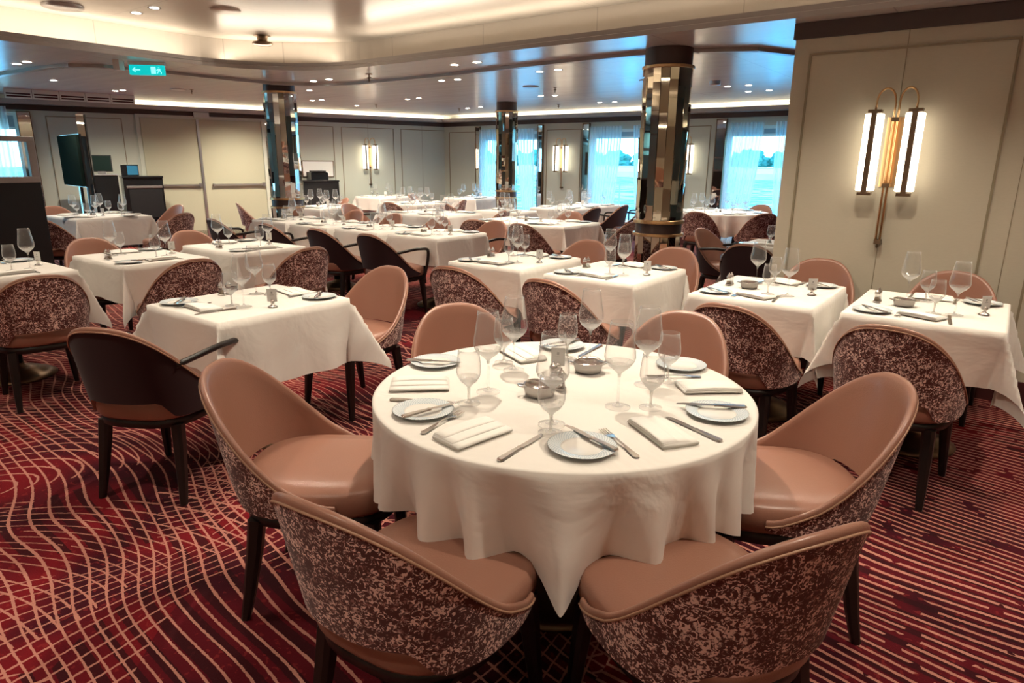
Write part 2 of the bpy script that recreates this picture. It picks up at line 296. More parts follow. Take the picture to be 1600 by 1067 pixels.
# ------------------------------------------------------------------ mesh helpers
def me_from(name, verts, faces, m, smooth=True, mats=None, fm=None):
    me = bpy.data.meshes.new(name); me.from_pydata([tuple(v) for v in verts], [], faces); me.update()
    for mm in (mats or [m]): me.materials.append(mm)
    if fm:
        for p, i in zip(me.polygons, fm): p.material_index = i
    if smooth:
        for p in me.polygons: p.use_smooth = True
    return me
class MB:
    def __init__(s): s.v = []; s.f = []; s.mi = []; s.cur = 0
    def add(s, vs, fs):
        o = len(s.v); s.v += [Vector(v) for v in vs]; s.f += [tuple(i + o for i in f) for f in fs]; s.mi += [s.cur] * len(fs)
    def box(s, x0, x1, y0, y1, z0, z1, M4=None):
        vs = [Vector(p) for p in ((x0, y0, z0), (x1, y0, z0), (x1, y1, z0), (x0, y1, z0), (x0, y0, z1), (x1, y0, z1), (x1, y1, z1), (x0, y1, z1))]
        if M4: vs = [M4 @ v for v in vs]
        s.add(vs, [(0, 3, 2, 1), (4, 5, 6, 7), (0, 1, 5, 4), (1, 2, 6, 5), (2, 3, 7, 6), (3, 0, 4, 7)])
    def loft(s, rings, cap=True, closed=True):
        n = len(rings[0]); o = []
        vs = [p for r in rings for p in r]; fs = []
        for i in range(len(rings) - 1):
            for j in range(n if closed else n - 1):
                k = (j + 1) % n; fs.append((i * n + j, i * n + k, (i + 1) * n + k, (i + 1) * n + j))
        if cap:
            fs.append(tuple(range(n - 1, -1, -1))); fs.append(tuple((len(rings) - 1) * n + j for j in range(n)))
        s.add(vs, fs)
    def lathe(s, prof, n=20, c=(0, 0, 0), cap=False):
        rings = [[(c[0] + r * cos(2 * PI * j / n), c[1] + r * sin(2 * PI * j / n), c[2] + z) for j in range(n)] for r, z in prof]
        s.loft(rings, cap)
    def tube(s, pts, r, n=8, closed=False, cap=True):
        pts = [Vector(p) for p in pts]; rings = []; up = None
        for i, p in enumerate(pts):
            if closed: d = pts[(i + 1) % len(pts)] - pts[i - 1]
            else: d = pts[min(i + 1, len(pts) - 1)] - pts[max(i - 1, 0)]
            d.normalize()
            if up is None:
                up = Vector((0, 0, 1)) if abs(d.z) < .9 else Vector((0, 1, 0))
            a = d.cross(up); 
            if a.length < 1e-4: a = d.cross(Vector((1, 0, 0)))
            a.normalize(); b = a.cross(d).normalized(); up = b
            rr = r[i] if isinstance(r, (list, tuple)) else r
            rings.append([p + a * rr * cos(2 * PI * j / n) + b * rr * sin(2 * PI * j / n) for j in range(n)])
        if closed: rings.append(rings[0]); cap = False
        s.loft(rings, cap)
    def mesh(s, name, m, smooth=False, mats=None):
        return me_from(name, s.v, s.f, m, smooth, mats, s.mi if mats else None)
    def obj(s, name, m, parent=None, smooth=False, mats=None):
        return link(name, s.mesh(name, m, smooth, mats), parent)
def link(name, me, parent=None, loc=None):
    o = bpy.data.objects.new(name, me); C.objects.link(o)
    if parent: o.parent = parent
    if loc is not None: o.location = loc
    return o
def bevel(o, w=0.005, seg=2):
    m = o.modifiers.new('bevel', 'BEVEL'); m.width = w; m.segments = seg; m.limit_method = 'ANGLE'; return o
def tag(o, label, cat, group=None):
    o['label'] = label; o['category'] = cat
    if group: o['group'] = group
    return o
def struct(o): o['kind'] = 'structure'; return o
def thing(name, loc, rz=0):
    o = bpy.data.objects.new(name, None); C.objects.link(o); o.location = loc; o.rotation_euler = (0, 0, rz); o.empty_display_size = .1
    return o
def dup(root, loc, rz=0, label=None, cat=None, group=None):
    kids = {}
    for ch in root.children: kids[ch] = list(ch.children)
    r = root.copy(); C.objects.link(r); r.location = loc; r.rotation_euler = (0, 0, rz); r.parent = None
    for ch, gs in kids.items():
        c = ch.copy(); C.objects.link(c); c.parent = r
        for gg in gs:
            d = gg.copy(); C.objects.link(d); d.parent = c
    if label: tag(r, label, cat or root.get('category'), group)
    return r
class Proto:
    """first use takes the original, later uses copies"""
    def __init__(s, root): s.r = root; s.used = False
    def put(s, loc, rz, label, cat, group=None):
        if not s.used:
            s.used = True; s.r.location = loc; s.r.rotation_euler = (0, 0, rz); tag(s.r, label, cat, group); return s.r
        o = dup(s.r, loc, rz)
        if 'group' in o.keys() and not group: del o['group']
        tag(o, label, cat, group); return o

# ------------------------------------------------------------------ structure
def build_shell():
    b = MB(); b.add([(-16, -4, 0), (4, -4, 0), (4, 12.3, 0), (-16, 12.3, 0)], [(0, 1, 2, 3)]); struct(b.obj('floor', M['carpet']))
    # tray ceiling
    b = MB(); b.add([(-7.6, -4, TRAY), (4, -4, TRAY), (4, 5.6, TRAY), (-7.6, 5.6, TRAY)], [(3, 2, 1, 0)]); struct(b.obj('ceiling', M['tray']))
    # soffit with the rounded tray opening: inner path, step path
    def rpath(x, y, r, off, xe=4.0, ye=-4.0, n=14):
        p = [(x - off, ye)]
        cx, cyy = x + r, y - r; rr = r + off
        for i in range(n + 1):
            a = PI - i / n * PI / 2; p.append((cx + rr * cos(a), cyy + rr * sin(a)))
        p.append((xe, y + off)); return p
    inner = rpath(-6.9, 4.95, 1.15, 0.0)
    def strip(name, p, q, zp, zq, m, flip=False, st=True):
        b = MB(); n = len(p); vs = [(x, y, zp) for x, y in p] + [(x, y, zq) for x, y in q]
        fs = [(i, i + 1, n + i + 1, n + i) for i in range(n - 1)]
        if flip: fs = [tuple(reversed(f)) for f in fs]
        b.add(vs, fs); return b
    # lip: two small steps facing the tray
    ledge = rpath(-6.9, 4.95, 1.15, 0.04); back = rpath(-6.9, 4.95, 1.15, 0.42)
    b = MB()
    for p, q, zp, zq in ((inner, inner, CEIL, CEIL + 0.035), (inner, ledge, CEIL + 0.035, CEIL + 0.045), (ledge, ledge, CEIL + 0.045, CEIL + 0.08), (ledge, back, CEIL + 0.08, CEIL + 0.08), (back, back, CEIL + 0.08, TRAY)):
        s_ = strip('', p, q, zp, zq, None); b.add(s_.v, s_.f)
    o = b.obj('trim_1', M['lip'])
    struct(o)
    o.data.materials.append(M['tray'])
    for pl in o.data.polygons:
        if pl.center.z > CEIL + 0.081: pl.material_index = 1
    # step path around the tray
    sp = [(-7.72, -4), (-7.72, 3.0)]
    sp = [(-11.5, 3.0), (-9.4, 3.0), (-8.4, 3.03), (-7.95, 3.12), (-7.75, 3.35), (-7.70, 3.8), (-7.68, 4.7)]
    for i in range(1, 9):
        a = PI - i / 8 * PI / 2; sp.append((-6.7 + .98 * cos(a), 4.85 + .98 * sin(a)))
    sp += [(-5.2, 5.80), (-4.2, 5.70), (-3.4, 5.65), (-2.85, 5.65), (-2.37, 5.77), (-1.95, 5.97), (-1.78, 6.33), (-1.5, 7.0), (-0.6, 7.6), (4, 7.8)]
    # inner strip between tray opening and step: build from resampled paths
    def resample(p, n):
        L = [0]
        for a, c in zip(p, p[1:]): L.append(L[-1] + math.dist(a, c))
        out = []
        for i in range(n):
            s = L[-1] * i / (n - 1); k = max(j for j in range(len(L)) if L[j] <= s + 1e-9); k = min(k, len(p) - 2)
            u = (s - L[k]) / max(1e-9, L[k + 1] - L[k]); out.append((p[k][0] + (p[k + 1][0] - p[k][0]) * u, p[k][1] + (p[k + 1][1] - p[k][1]) * u))
        return out
    # main soffit as one n-gon fill with hole handled by triangulation
    bm = bmesh.new()
    def loop(pts, z):
        vs = [bm.verts.new((x, y, z)) for x, y in pts]; return [bm.edges.new((vs[i], vs[(i + 1) % len(vs)])) for i in range(len(vs))]
    es = loop(inner + [(4, 5.9)] + list(reversed(sp[:-1])) + [(-11.5, -4)], CEIL) if False else None
    outline = inner + list(reversed(sp)) + [(-11.5, -4)]
    es = loop(outline, CEIL)
    bmesh.ops.triangle_fill(bm, edges=es, use_beauty=True, normal=(0, 0, -1))
    me = bpy.data.meshes.new('ceiling'); bm.to_mesh(me); bm.free(); me.materials.append(M['ceil']); struct(link('ceiling', me))
    # outer ceiling
    bm = bmesh.new(); wall_l = [(DW(y)[0], DW(y)[1]) for y in (12.05, 3.0)]
    es = loop([(p[0], p[1]) for p in sp] + [(4, 12.05)] + [(K.x, 12.05), (-13.95, 3.0)], CEILO)
    bmesh.ops.triangle_fill(bm, edges=es, use_beauty=True, normal=(0, 0, -1))
    me = bpy.data.meshes.new('ceiling'); bm.to_mesh(me); bm.free(); me.materials.append(M['ceil']); struct(link('ceiling', me))
    b = MB(); b.add([(-16, -4, CEILO), (-11.5, -4, CEILO), (-11.5, 3.0, CEILO), (-16, 3.0, CEILO)], [(3, 2, 1, 0)]); struct(b.obj('ceiling', M['ceil']))
    # bead along the step
    b = MB()
    pts = sp[:-1]
    for a, c in zip(pts, pts[1:]):
        d = Vector((c[0] - a[0], c[1] - a[1], 0)); 
        if d.length < 1e-5: continue
        nrm = Vector((-d.y, d.x, 0)).normalized() * 0.035
        A, B_ = Vector((*a, 0)), Vector((*c, 0)); e = d.normalized() * 0.01
        v = [A - e - nrm, B_ + e - nrm, B_ + e + nrm, A - e + nrm]
        b.add([x + Vector((0, 0, CEIL - 0.03)) for x in v] + [x + Vector((0, 0, CEILO)) for x in v], [(0, 3, 2, 1), (0, 1, 5, 4), (1, 2, 6, 5), (2, 3, 7, 6), (3, 0, 4, 7)])
    struct(b.obj('trim_2', M['lip']))
    # near (right) wall
    b = MB(); b.box(-1.41, 4, YN, YN + 0.30, 0, CEIL); struct(b.obj('wall_right', M['wall']))
    b = MB(); b.box(-1.425, 4, YN - 0.018, YN + 0.31, 2.295, CEIL - 0.001); struct(bevel(b.obj('trim_3', M['band']), .003))
    b = MB(); b.box(-1.42, 4, YN - 0.018, YN + 0.305, 0.0, 0.15); struct(b.obj('baseboard_right', M['base']))
    b = MB()
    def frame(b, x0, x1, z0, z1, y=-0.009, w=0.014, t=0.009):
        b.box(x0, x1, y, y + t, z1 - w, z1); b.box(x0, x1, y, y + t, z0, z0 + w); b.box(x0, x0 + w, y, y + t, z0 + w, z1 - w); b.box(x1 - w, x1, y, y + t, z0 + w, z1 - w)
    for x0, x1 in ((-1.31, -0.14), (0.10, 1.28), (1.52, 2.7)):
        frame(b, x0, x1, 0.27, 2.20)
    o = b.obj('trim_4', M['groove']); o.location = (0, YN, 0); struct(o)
    b = MB()
    for x in (-0.725, -0.02, 0.69): b.box(x - .002, x + .002, YN - 0.003, YN, 0.15, 2.295)
    struct(b.obj('trim_5', M['groove']))
    # window wall
    b = MB(); T = 0.22
    for x0, x1 in ((-11.1, -9.80), (-8.25, -7.0), (-5.60, -4.26), (-2.90, 4.0)): b.box(x0, x1, YB, YB + T, 0, CEILO)
    for x0, x1 in ((-9.80, -8.25), (-7.0, -5.60), (-4.26, -2.90)):
        b.box(x0, x1, YB, YB + T, 2.10, CEILO); b.box(x0, x1, YB, YB + T, 0, 0.24)
    struct(b.obj('wall_back', M['wall2']))
    b = MB()
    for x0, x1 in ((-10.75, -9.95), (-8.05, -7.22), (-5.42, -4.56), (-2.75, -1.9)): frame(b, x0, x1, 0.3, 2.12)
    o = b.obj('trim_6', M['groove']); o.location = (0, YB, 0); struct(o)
    b = MB(); b.box(-10.9, 4, YB - 0.02, YB, 2.24, 2.325); struct(b.obj('trim_7', M['band']))
    b = MB(); b.box(-10.9, 4, YB - 0.02, YB, 0, 0.14); struct(b.obj('baseboard_back', M['base']))
    # cove trough along window wall
    b = MB(); b.box(-10.8, 4, YB - 0.26, YB, 2.325, 2.345); b.box(-10.8, 4, YB - 0.28, YB - 0.26, 2.325, 2.395); struct(b.obj('trim_8', M['lip']))
    # door wall (local frame: +x along the wall away from camera-left, -y into the room)
    def dwobj(b, name, m):
        o = b.obj(name, m); o.location = K; o.rotation_euler = (0, 0, DWA); return struct(o)
    S = lambda yy: (yy - K.y) / sin(DWA)
    b = MB(); b.box(S(4.50), .1, 0, .2, 0, CEILO); b.box(S(-4), S(4.50), 0, .2, 2.2, CEILO); b.box(S(-4), S(1.2), 0, .2, 0, 2.2); b.box(S(1.2), S(4.50), 0, .2, 0, .24)
    dwobj(b, 'wall_left', M['wall2'])
    b = MB(); b.box(S(-4), 0, -.02, 0, 2.24, 2.325); dwobj(b, 'trim_9', M['band'])
    b = MB(); b.box(S(-4), 0, -.02, 0, 0, .14); dwobj(b, 'baseboard_left', M['base'])
    b = MB(); b.box(S(-4), -0.1, -.26, 0, 2.325, 2.345); b.box(S(-4), -0.1, -.28, -.26, 2.325, 2.395); dwobj(b, 'trim_10', M['lip'])
    b = MB()
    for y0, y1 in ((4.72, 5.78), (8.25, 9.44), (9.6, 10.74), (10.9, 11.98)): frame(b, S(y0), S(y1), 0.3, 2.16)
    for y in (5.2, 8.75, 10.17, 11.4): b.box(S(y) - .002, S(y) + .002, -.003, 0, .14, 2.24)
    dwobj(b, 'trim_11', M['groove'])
    # double door
    d = thing('door_1', K, DWA); d['kind'] = 'structure'
    b = MB(); b.box(S(5.98), S(6.04), -.03, 0, 0, 2.25); b.box(S(8.05), S(8.11), -.03, 0, 0, 2.25); b.box(S(6.04), S(8.05), -.03, 0, 2.2, 2.25); b.obj('door_frame', M['wall2'], d)
    for y0, y1, pu in ((6.05, 6.93, 6.15), (6.97, 8.04, 7.1)):
        b = MB(); b.box(S(y0), S(y1), -.02, .0, .03, 2.19); lf = b.obj('door_leaf', M['door'], d); bevel(lf, .004)
        b = MB(); b.box(S(pu), S(pu) + (S(y1) - S(y0)) * .84, -.075, -.05, .985, 1.015)
        b.box(S(pu), S(pu) + .03, -.075, -.02, .975, 1.025); b.box(S(pu) + (S(y1) - S(y0)) * .82, S(pu) + (S(y1) - S(y0)) * .84 + .03, -.075, -.02, .965, 1.035); b.obj('push_bar', M['steel'], lf)
    b = MB(); b.box(S(6.93), S(6.97), -.04, 0, .0, 2.19); b.obj('mullion', M['steel'], d)
    b = MB(); b.box(S(6.9), S(7.15), -.07, 0, 2.23, 2.32); b.obj('door_closer', M['steel'], d)
    # remaining room walls
    b = MB(); b.box(-16, 4, -4.2, -4, 0, TRAY); struct(b.obj('wall_front', M['wall']))
    b = MB(); b.box(4, 4.2, -4.2, 12.2, 0, TRAY); struct(b.obj('wall_side', M['wall']))
build_shell()

def build_window(n, x0, x1, z0=0.24, z1=2.10, base=(0, 0, 0), rz=0, y=0.12):
    w_ = thing('window_%d' % n, base, rz); w_['kind'] = 'structure'
    b = MB(); t = .05
    b.box(x0, x1, y - .03, y + .03, z0, z0 + t); b.box(x0, x1, y - .03, y + .03, z1 - t, z1); b.box(x0, x0 + t, y - .03, y + .03, z0 + t, z1 - t); b.box(x1 - t, x1, y - .03, y + .03, z0 + t, z1 - t)
    b.box(x0 + t, x1 - t, y - .03, y + .03, 1.93, 1.97); b.obj('window_frame', M['white'], w_)
    b = MB(); b.box(x0 + t, x1 - t, y - .004, y + .004, z0 + t, z1 - t); b.obj('pane', M['pane'], w_)
    b = MB(); b.box(x0 + t, x1 - t, y - .028, y - .012, 1.93, z1 - t); b.obj('rolled_blind', M['blind'], w_)
for i, (x0, x1) in enumerate(((-9.8, -8.25), (-7.0, -5.6), (-4.26, -2.9))): build_window(i + 1, x0, x1, base=(0, YB, 0))
SD = lambda yy: (yy - K.y) / sin(DWA)
build_window(4, SD(1.2), SD(4.35), z1=2.2, base=K, rz=DWA)

def curtain(name, xa0, xa1, xb0, xb1, z0, z1, label, base, rz=0, waves=9, amp=.055):
    """top edge xa0..xa1 at z1, hem xb0..xb1 at z0"""
    vs = []; fs = []; nx = waves * 8; nz = 14
    for k in range(nz + 1):
        t = k / nz; z = z1 + (z0 - z1) * t; a = xa0 + (xb0 - xa0) * t ** 1.6; c = xa1 + (xb1 - xa1) * t ** 1.6
        for i in range(nx + 1):
            u = i / nx; vs.append((a + (c - a) * u, amp * sin(u * waves * 2 * PI + .5 * sin(3 * t + u * 5)) * (.75 + .4 * t) + .01 * sin(u * 23 + 4 * t), z))
    for k in range(nz):
        for i in range(nx): q = k * (nx + 1) + i; fs.append((q, q + 1, q + nx + 2, q + nx + 1))
    o = link(name, me_from(name, vs, fs, M['sheer'])); o.location = base; o.rotation_euler = (0, 0, rz)
    return tag(o, label, 'curtain', 'sheer curtains at the windows')
YC = YB - 0.10
curtain('sheer_curtain', -9.78, -9.15, -9.78, -9.35, .03, 2.15, 'sheer white curtain left of the window nearest the far corner', (0, YC, 0))
curtain('sheer_curtain', -8.75, -8.28, -8.50, -8.28, .03, 2.15, 'sheer white curtain on the right of the window behind the farthest column', (0, YC, 0), waves=6)
curtain('sheer_curtain', -6.98, -6.25, -6.98, -6.50, .03, 2.15, 'wide sheer white curtain just right of the panel with the middle wall light', (0, YC, 0), waves=11)
curtain('sheer_curtain', -6.02, -5.65, -5.85, -5.65, .03, 2.15, 'sheer white curtain partly hidden behind the nearest mirrored column', (0, YC, 0), waves=5)
curtain('sheer_curtain', -4.24, -3.60, -4.24, -3.88, .03, 2.15, 'sheer white curtain above the far round table, left of the view', (0, YC, 0), waves=11)
curtain('sheer_curtain', -3.42, -2.95, -3.30, -2.95, .03, 2.15, 'narrow sheer white curtain beside the end of the near cream wall', (0, YC, 0), waves=6)
p = DW(3.0, .13)
curtain('sheer_curtain', -1.6, 1.3, -1.6, 1.3, .03, 2.28, 'sheer white curtain at the left edge of the room beyond the black divider', p, DWA, waves=22)

# mirror strips beside the windows
def mirror_strip(x0, x1, label, base, rz=0):
    r = thing('mirror_panel', base, rz); tag(r, label, 'mirror', 'mirror strips beside the windows')
    b = MB(); b.box(x0, x1, -.05, -.035, .14, 2.2); b.obj('mirror_glass', M['mirror2'], r)
    b = MB(); b.box(x0 - .012, x0, -.06, 0, .14, 2.22); b.box(x1, x1 + .012, -.06, 0, .14, 2.22); b.box(x0, x1, -.06, 0, 2.2, 2.22); b.box(x0, x1, -.035, 0, .14, 2.2); b.obj('mirror_frame', M['bronze'], r)
mirror_strip(-8.24, -8.13, 'narrow tall mirror strip left of the middle wall light panel', (0, YB, 0))
mirror_strip(-7.15, -7.02, 'narrow tall mirror strip right of the middle wall light panel', (0, YB, 0))
mirror_strip(-4.44, -4.28, 'narrow tall mirror strip between wall light and curtain above far round table', (0, YB, 0))
mirror_strip(-9.92, -9.82, 'narrow tall mirror strip near the far corner of the room', (0, YB, 0))
mirror_strip(SD(4.36), SD(4.52), 'narrow tall mirror strip at far left beside the leftmost curtain', K, DWA)

# ------------------------------------------------------------------ outside
def outside():
    b = MB(); b.add([(-900, 16, -8), (500, 16, -8), (500, 430, -8), (-900, 430, -8)], [(0, 1, 2, 3)]); o = b.obj('sea', M['water']); o['kind'] = 'structure'
    b = MB(); b.box(-900, 500, 430, 520, -12, -4.5); b.box(-900, 500, 445, 900, -4.5, -1.5); o = b.obj('shore', M['sand']); o['kind'] = 'structure'
    base = bmesh.new(); bmesh.ops.create_icosphere(base, subdivisions=4, radius=1)
    from mathutils import noise
    for v in base.verts:
        n = noise.fractal(v.co * 2.2, 1.0, 2.0, 5); v.co *= 1 + .35 * n
        if v.co.z < -.4: v.co.z = -.4
    me = bpy.data.meshes.new('tree_crown'); base.to_mesh(me); base.free(); me.materials.append(M['leaf'])
    for p in me.polygons: p.use_smooth = False
    tr = MB(); tr.tube([(0, 0, -1.0), (0, 0, 0)], .12, 6); tm = tr.mesh('trunk', M['wood'])
    xs = [-372 + i * 12.5 for i in range(25)]
    for i, x in enumerate(xs):
        h = 8.0 + 2.6 * sin(i * 1.9) + random.uniform(-1, 1)
        r = thing('tree', (x + random.uniform(-2, 2), 462 + 26 * (i % 2), 2.4), random.uniform(0, 6))
        c = link('crown', me, r); c.scale = (10.5, 9, 5.4 + .25 * h); t = link('trunk', tm, r); t.scale = (10, 10, 7)
        tag(r, 'leafy tree on the far shore seen through the windows', 'tree', 'trees on the far shore')
    # promenade rail outside the windows
    r = thing('deck_railing', (0, 14.4, 0)); tag(r, 'thin horizontal ship railing outside the windows', 'railing')
    b = MB(); b.tube([(-14, 0, 1.02), (2, 0, 1.02)], .025, 8); b.obj('handrail', M['rail'], r)
    for x in (-13, -9.9, -7.6, -5.0, -1.5): b = MB(); b.tube([(x, 0, -.5), (x, 0, 1.0)], .02, 6); b.obj('post', M['rail'], r)
outside()

# ------------------------------------------------------------------ mirrored columns
def column(cx, cy_, r, ztop, label, seed=0, n=18, mm='mirror'):
    rnd = random.Random(seed)
    root = thing('mirrored_column', (cx, cy_, 0)); tag(root, label, 'column')
    b = MB(); b.lathe([(r * .97, ztop - .14), (r * .97, ztop)], 36); b.obj('top_band', M['band'], root, True)
    def ring(z0, z1, rr): 
        b = MB(); b.lathe([(r * .9, z0), (rr, z0), (rr + .004, z0 + .004), (rr + .004, z1 - .004), (rr, z1), (r * .9, z1)], 36); return b
    ring(ztop - .165, ztop - .14, r * 1.06).obj('top_ring', M['brass'], root)
    ring(.955, .985, r * 1.08).obj('collar_ring', M['brass'], root); ring(.845, .87, r * 1.08).obj('collar_ring', M['brass'], root)
    b = MB(); b.lathe([(r * 1.0, .87), (r * 1.0, .955)], 36); b.obj('collar_band', M['band'], root, True)
    b = MB(); b.lathe([(r * 1.02, 0), (r * 1.02, .12), (r * .9, .12)], 36); b.obj('base_ring', M['bronze'], root)
    b = MB()
    for i in range(n):
        a0, a1 = 2 * PI * i / n, 2 * PI * (i + 1) / n; am = (a0 + a1) / 2
        for z0, z1, cuts in ((.12, .845, 1), (.985, ztop - .165, 6)):
            zs = [z0] + sorted(z0 + (z1 - z0) * (k + rnd.uniform(.25, .75)) / (cuts + 0.0) * 1.0 for k in range(cuts) if cuts > 1) + [z1] if cuts > 1 else [z0, z1]
            for a_, b_ in zip(zs, zs[1:]):
                if b_ - a_ < .01: continue
                tilt = rnd.uniform(-.05, .05) + .02 * (z0 > .9); tw = rnd.uniform(-.12, .12); off = rnd.uniform(-.004, .008)
                R0 = r * cos(PI / n) + off
                c, s = cos(am), sin(am); tx, ty = -s, c; hw = r * sin(PI / n) * .97
                P = []
                for (u, z) in ((-1, a_), (1, a_), (1, b_), (-1, b_)):
                    rad = R0 + tw * hw * u + tilt * (z - (a_ + b_) / 2)
                    P.append((c * rad + tx * hw * u, s * rad + ty * hw * u, z))
                Q = [(p_[0] - c * .012, p_[1] - s * .012, p_[2]) for p_ in P]
                b.add(P + Q, [(0, 1, 2, 3), (4, 7, 6, 5), (0, 4, 5, 1), (1, 5, 6, 2), (2, 6, 7, 3), (3, 7, 4, 0)])
    b.obj('mirror_facets', M[mm], root)
    b = MB(); b.lathe([(r * .90, .1), (r * .90, ztop - .1)], 24); b.obj('core', M['black'], root, True)
column(-2.57, 5.64, .205, CEIL, 'nearest mirrored column with faceted strips and a dark brass-edged collar', 1)
column(-7.98, 5.57, .205, CEILO, 'mirrored column at left, standing by the double doors', 2, mm='mirror2')
column(-7.42, 9.75, .185, CEILO, 'farthest mirrored column, in front of the window by the corner', 3)

# ------------------------------------------------------------------ wall lights
def sconce_proto():
    root = thing('wall_sconce', (0, 0, 0))
    for sx_ in (-.115, .115):
        b = MB()
        for s_ in (-1, 1):
            x0 = sx_ + s_ * .031
            b.box(x0 - .022, x0 + .022, -.125, -.055, 1.305, 1.79)
        lg = b.obj('lamp_glass', M['tube'], root); bevel(lg, .006)
        b = MB(); b.box(sx_ - .016, sx_ + .016, -.128, -.05, 1.29, 1.80); b.box(sx_ - .04, sx_ + .04, -.12, -.06, 1.795, 1.815); b.box(sx_ - .04, sx_ + .04, -.12, -.06, 1.275, 1.295); b.obj('lamp_holder', M['bronze'], root)
        b = MB(); sg = 1 if sx_ > 0 else -1
        pts = [(sg * .012, -.05, .98), (sg * .012, -.05, 1.86)] + [(sg * (.0635 - .0515 * cos(a)), -.05 - .035 * sin(a / 2), 1.86 + .085 * sin(a)) for a in [PI * k / 10 for k in range(1, 11)]] + [(sg * .115, -.088, 1.81)]
        b.tube(pts, .0065, 8); b.obj('brass_rod', M['brass'], root, True)
    for z in (1.34, 1.755): b = MB(); b.box(-.022, .022, -.062, 0, z - .012, z + .012); b.obj('bracket', M['bronze'], root)
    b = MB(); b.box(-.02, .02, -.065, 0, .955, .985); b.lathe([(.001, .925), (.008, .935), (.006, .955)], 10, (0, -.045, 0)); b.obj('bottom_bracket', M['bronze'], root)
    b = MB(); b.box(-.05, .05, -.012, 0, 1.33, 1.77); b.obj('back_plate', M['brass'], root)
    return Proto(root)
SC = sconce_proto()
SC.put((-.725, YN, 0), 0, 'large lit wall light with two glass lamps on the near cream wall', 'wall light')
SC.put(DW(10.17), DWA, 'lit brass wall light on the far wall right of the double doors', 'wall light')
SC.put((-7.64, YB, 0), 0, 'lit brass wall light on the panel between the two far left windows', 'wall light')
SC.put((-4.99, YB, 0), 0, 'lit brass wall light half hidden behind the nearest mirrored column', 'wall light')

# ------------------------------------------------------------------ ceiling fittings
def downlight_proto():
    root = thing('downlight', (0, 0, 0))
    b = MB(); b.lathe([(.036, 0.001), (.052, -.004), (.056, 0.0)], 24); b.obj('trim_ring', M['white'], root, True)
    b = MB(); b.lathe([(.001, -.001), (.037, -.001), (.037, 0.004)], 24); b.obj('lamp', M['lamp'], root)
    return Proto(root)
DL = downlight_proto()
def put_downlight(x, y, z, label='small round lit ceiling downlight', power=0):
    DL.put((x, y, z - .002), 0, label, 'downlight', 'ceiling downlights')
outer_pairs = [(-5.87, 6.4), (-5.62, 6.41), (-4.4, 6.37), (-4.15, 6.35), (-5.94, 8.64), (-5.71, 8.67), (-5.74, 10.05), (-5.48, 10.07), (-3.21, 8.85), (-2.94, 8.85), (-3.19, 9.61), (-2.91, 9.59),
               (-8.04, 7.96), (-7.73, 7.9), (-9.56, 7.29), (-9.33, 7.3), (-9.74, 8.38), (-8.4, 9.85), (-8.01, 9.75), (-10.74, 4.75), (-10.55, 4.77), (-8.23, 6.24), (-10.0, 3.7)]
for x, y in outer_pairs:
    k = (CEILO - 1.47) / (2.42 - 1.47); put_downlight(x * k, y * k, CEILO)
for x, y in ((-4.72, 5.34), (-4.42, 5.33), (-7.1, 5.45), (-6.78, 5.43), (-8.44, 3.16 - .35), (-8.17, 3.16 - .35)): put_downlight(x, y, CEIL)
k = (TRAY - 1.47) / (2.7 - 1.47)
for x, y in ((-6.43, 3.11), (-6.09, 3.10)): put_downlight(x * k, y * k, TRAY)
# lamps of the pairs (one spot per pair) and the tray downlights above the tables, plus added unseen fill spots
def spot(x, y, z, pw, ang=112): light('downlight_and_fill_beam', 'SPOT', (x, y, z - .03), (0, 0, 0), pw, WARM, .022, spot=R(ang), blend=1.0)
for x, y, pw in ((-6.05, 6.7, 55), (-4.5, 6.7, 55), (-6.1, 9.1, 60), (-5.9, 10.6, 50), (-3.2, 9.3, 55), (-3.2, 10.2, 50), (-8.3, 8.3, 60), (-9.9, 7.6, 60), (-8.6, 10.3, 50), (-11.4, 5.2, 110), (-10.2, 9.2, 110), (-11.3, 7.2, 110), (-10.4, 3.8, 50), (-8.5, 6.4, 45)):
    spot(x, y, CEILO, pw * 2.1, 150)
for x, y, pw in ((-4.57, 5.33, 40), (-6.94, 5.44, 40), (-8.3, 2.81, 45), (-2.0, 6.3, 30)): spot(x, y, CEIL, pw * 1.6, 130)
TR = [(-6.45, 3.21, 70), (-5.2, 2.4, 80), (-5.2, 3.9, 70), (-3.2, 2.0, 90), (-3.1, 4.1, 85), (-1.9, 4.0, 85), (-1.75, 2.35, 150), (-0.6, 0.9, 22), (-.8, 3.9, 80), (.15, 3.9, 75), (0.3, 1.6, 80), (1.2, 3.4, 60), (-3.0, 0.1, 90), (-5.4, 0.5, 80), (-1.0, -.6, 70), (1.8, -1.2, 130), (-1.4, -2.6, 130), (-4.2, -2.2, 140), (2.6, 1.6, 110), (-6.6, -1.4, 120), (.4, -2.6, 90)]  # the last few, behind and beside the camera, are added to brighten reflections
for x, y, pw in TR: spot(x, y, TRAY, pw * 1.15)
for x, y in ((-5.5, 3.9), (-5.2, 2.4)):
    pass
def disc(name, x, y, z, r, h, m, label, cat, group=None, prof=None):
    b = MB(); b.lathe(prof or [(.001, -h), (r * .93, -h), (r, -h * .6), (r, 0)], 28); o = b.obj(name, M[m], None, True); o.location = (x, y, z); return tag(o, label, cat, group)
disc('ceiling_speaker', -6.86, 2.70, TRAY, .16, .025, 'lip', 'large round flush ceiling speaker at the top left of the tray ceiling', 'ceiling speaker')
disc('ceiling_speaker', -5.85, 3.60, TRAY, .13, .012, 'tray', 'faint round flush cover in the tray ceiling, right of two lit downlights', 'ceiling speaker')
sd = thing('dome_camera', (-6.7, 4.52, TRAY)); tag(sd, 'dark stemmed ceiling dome camera hanging from the tray ceiling', 'ceiling camera')
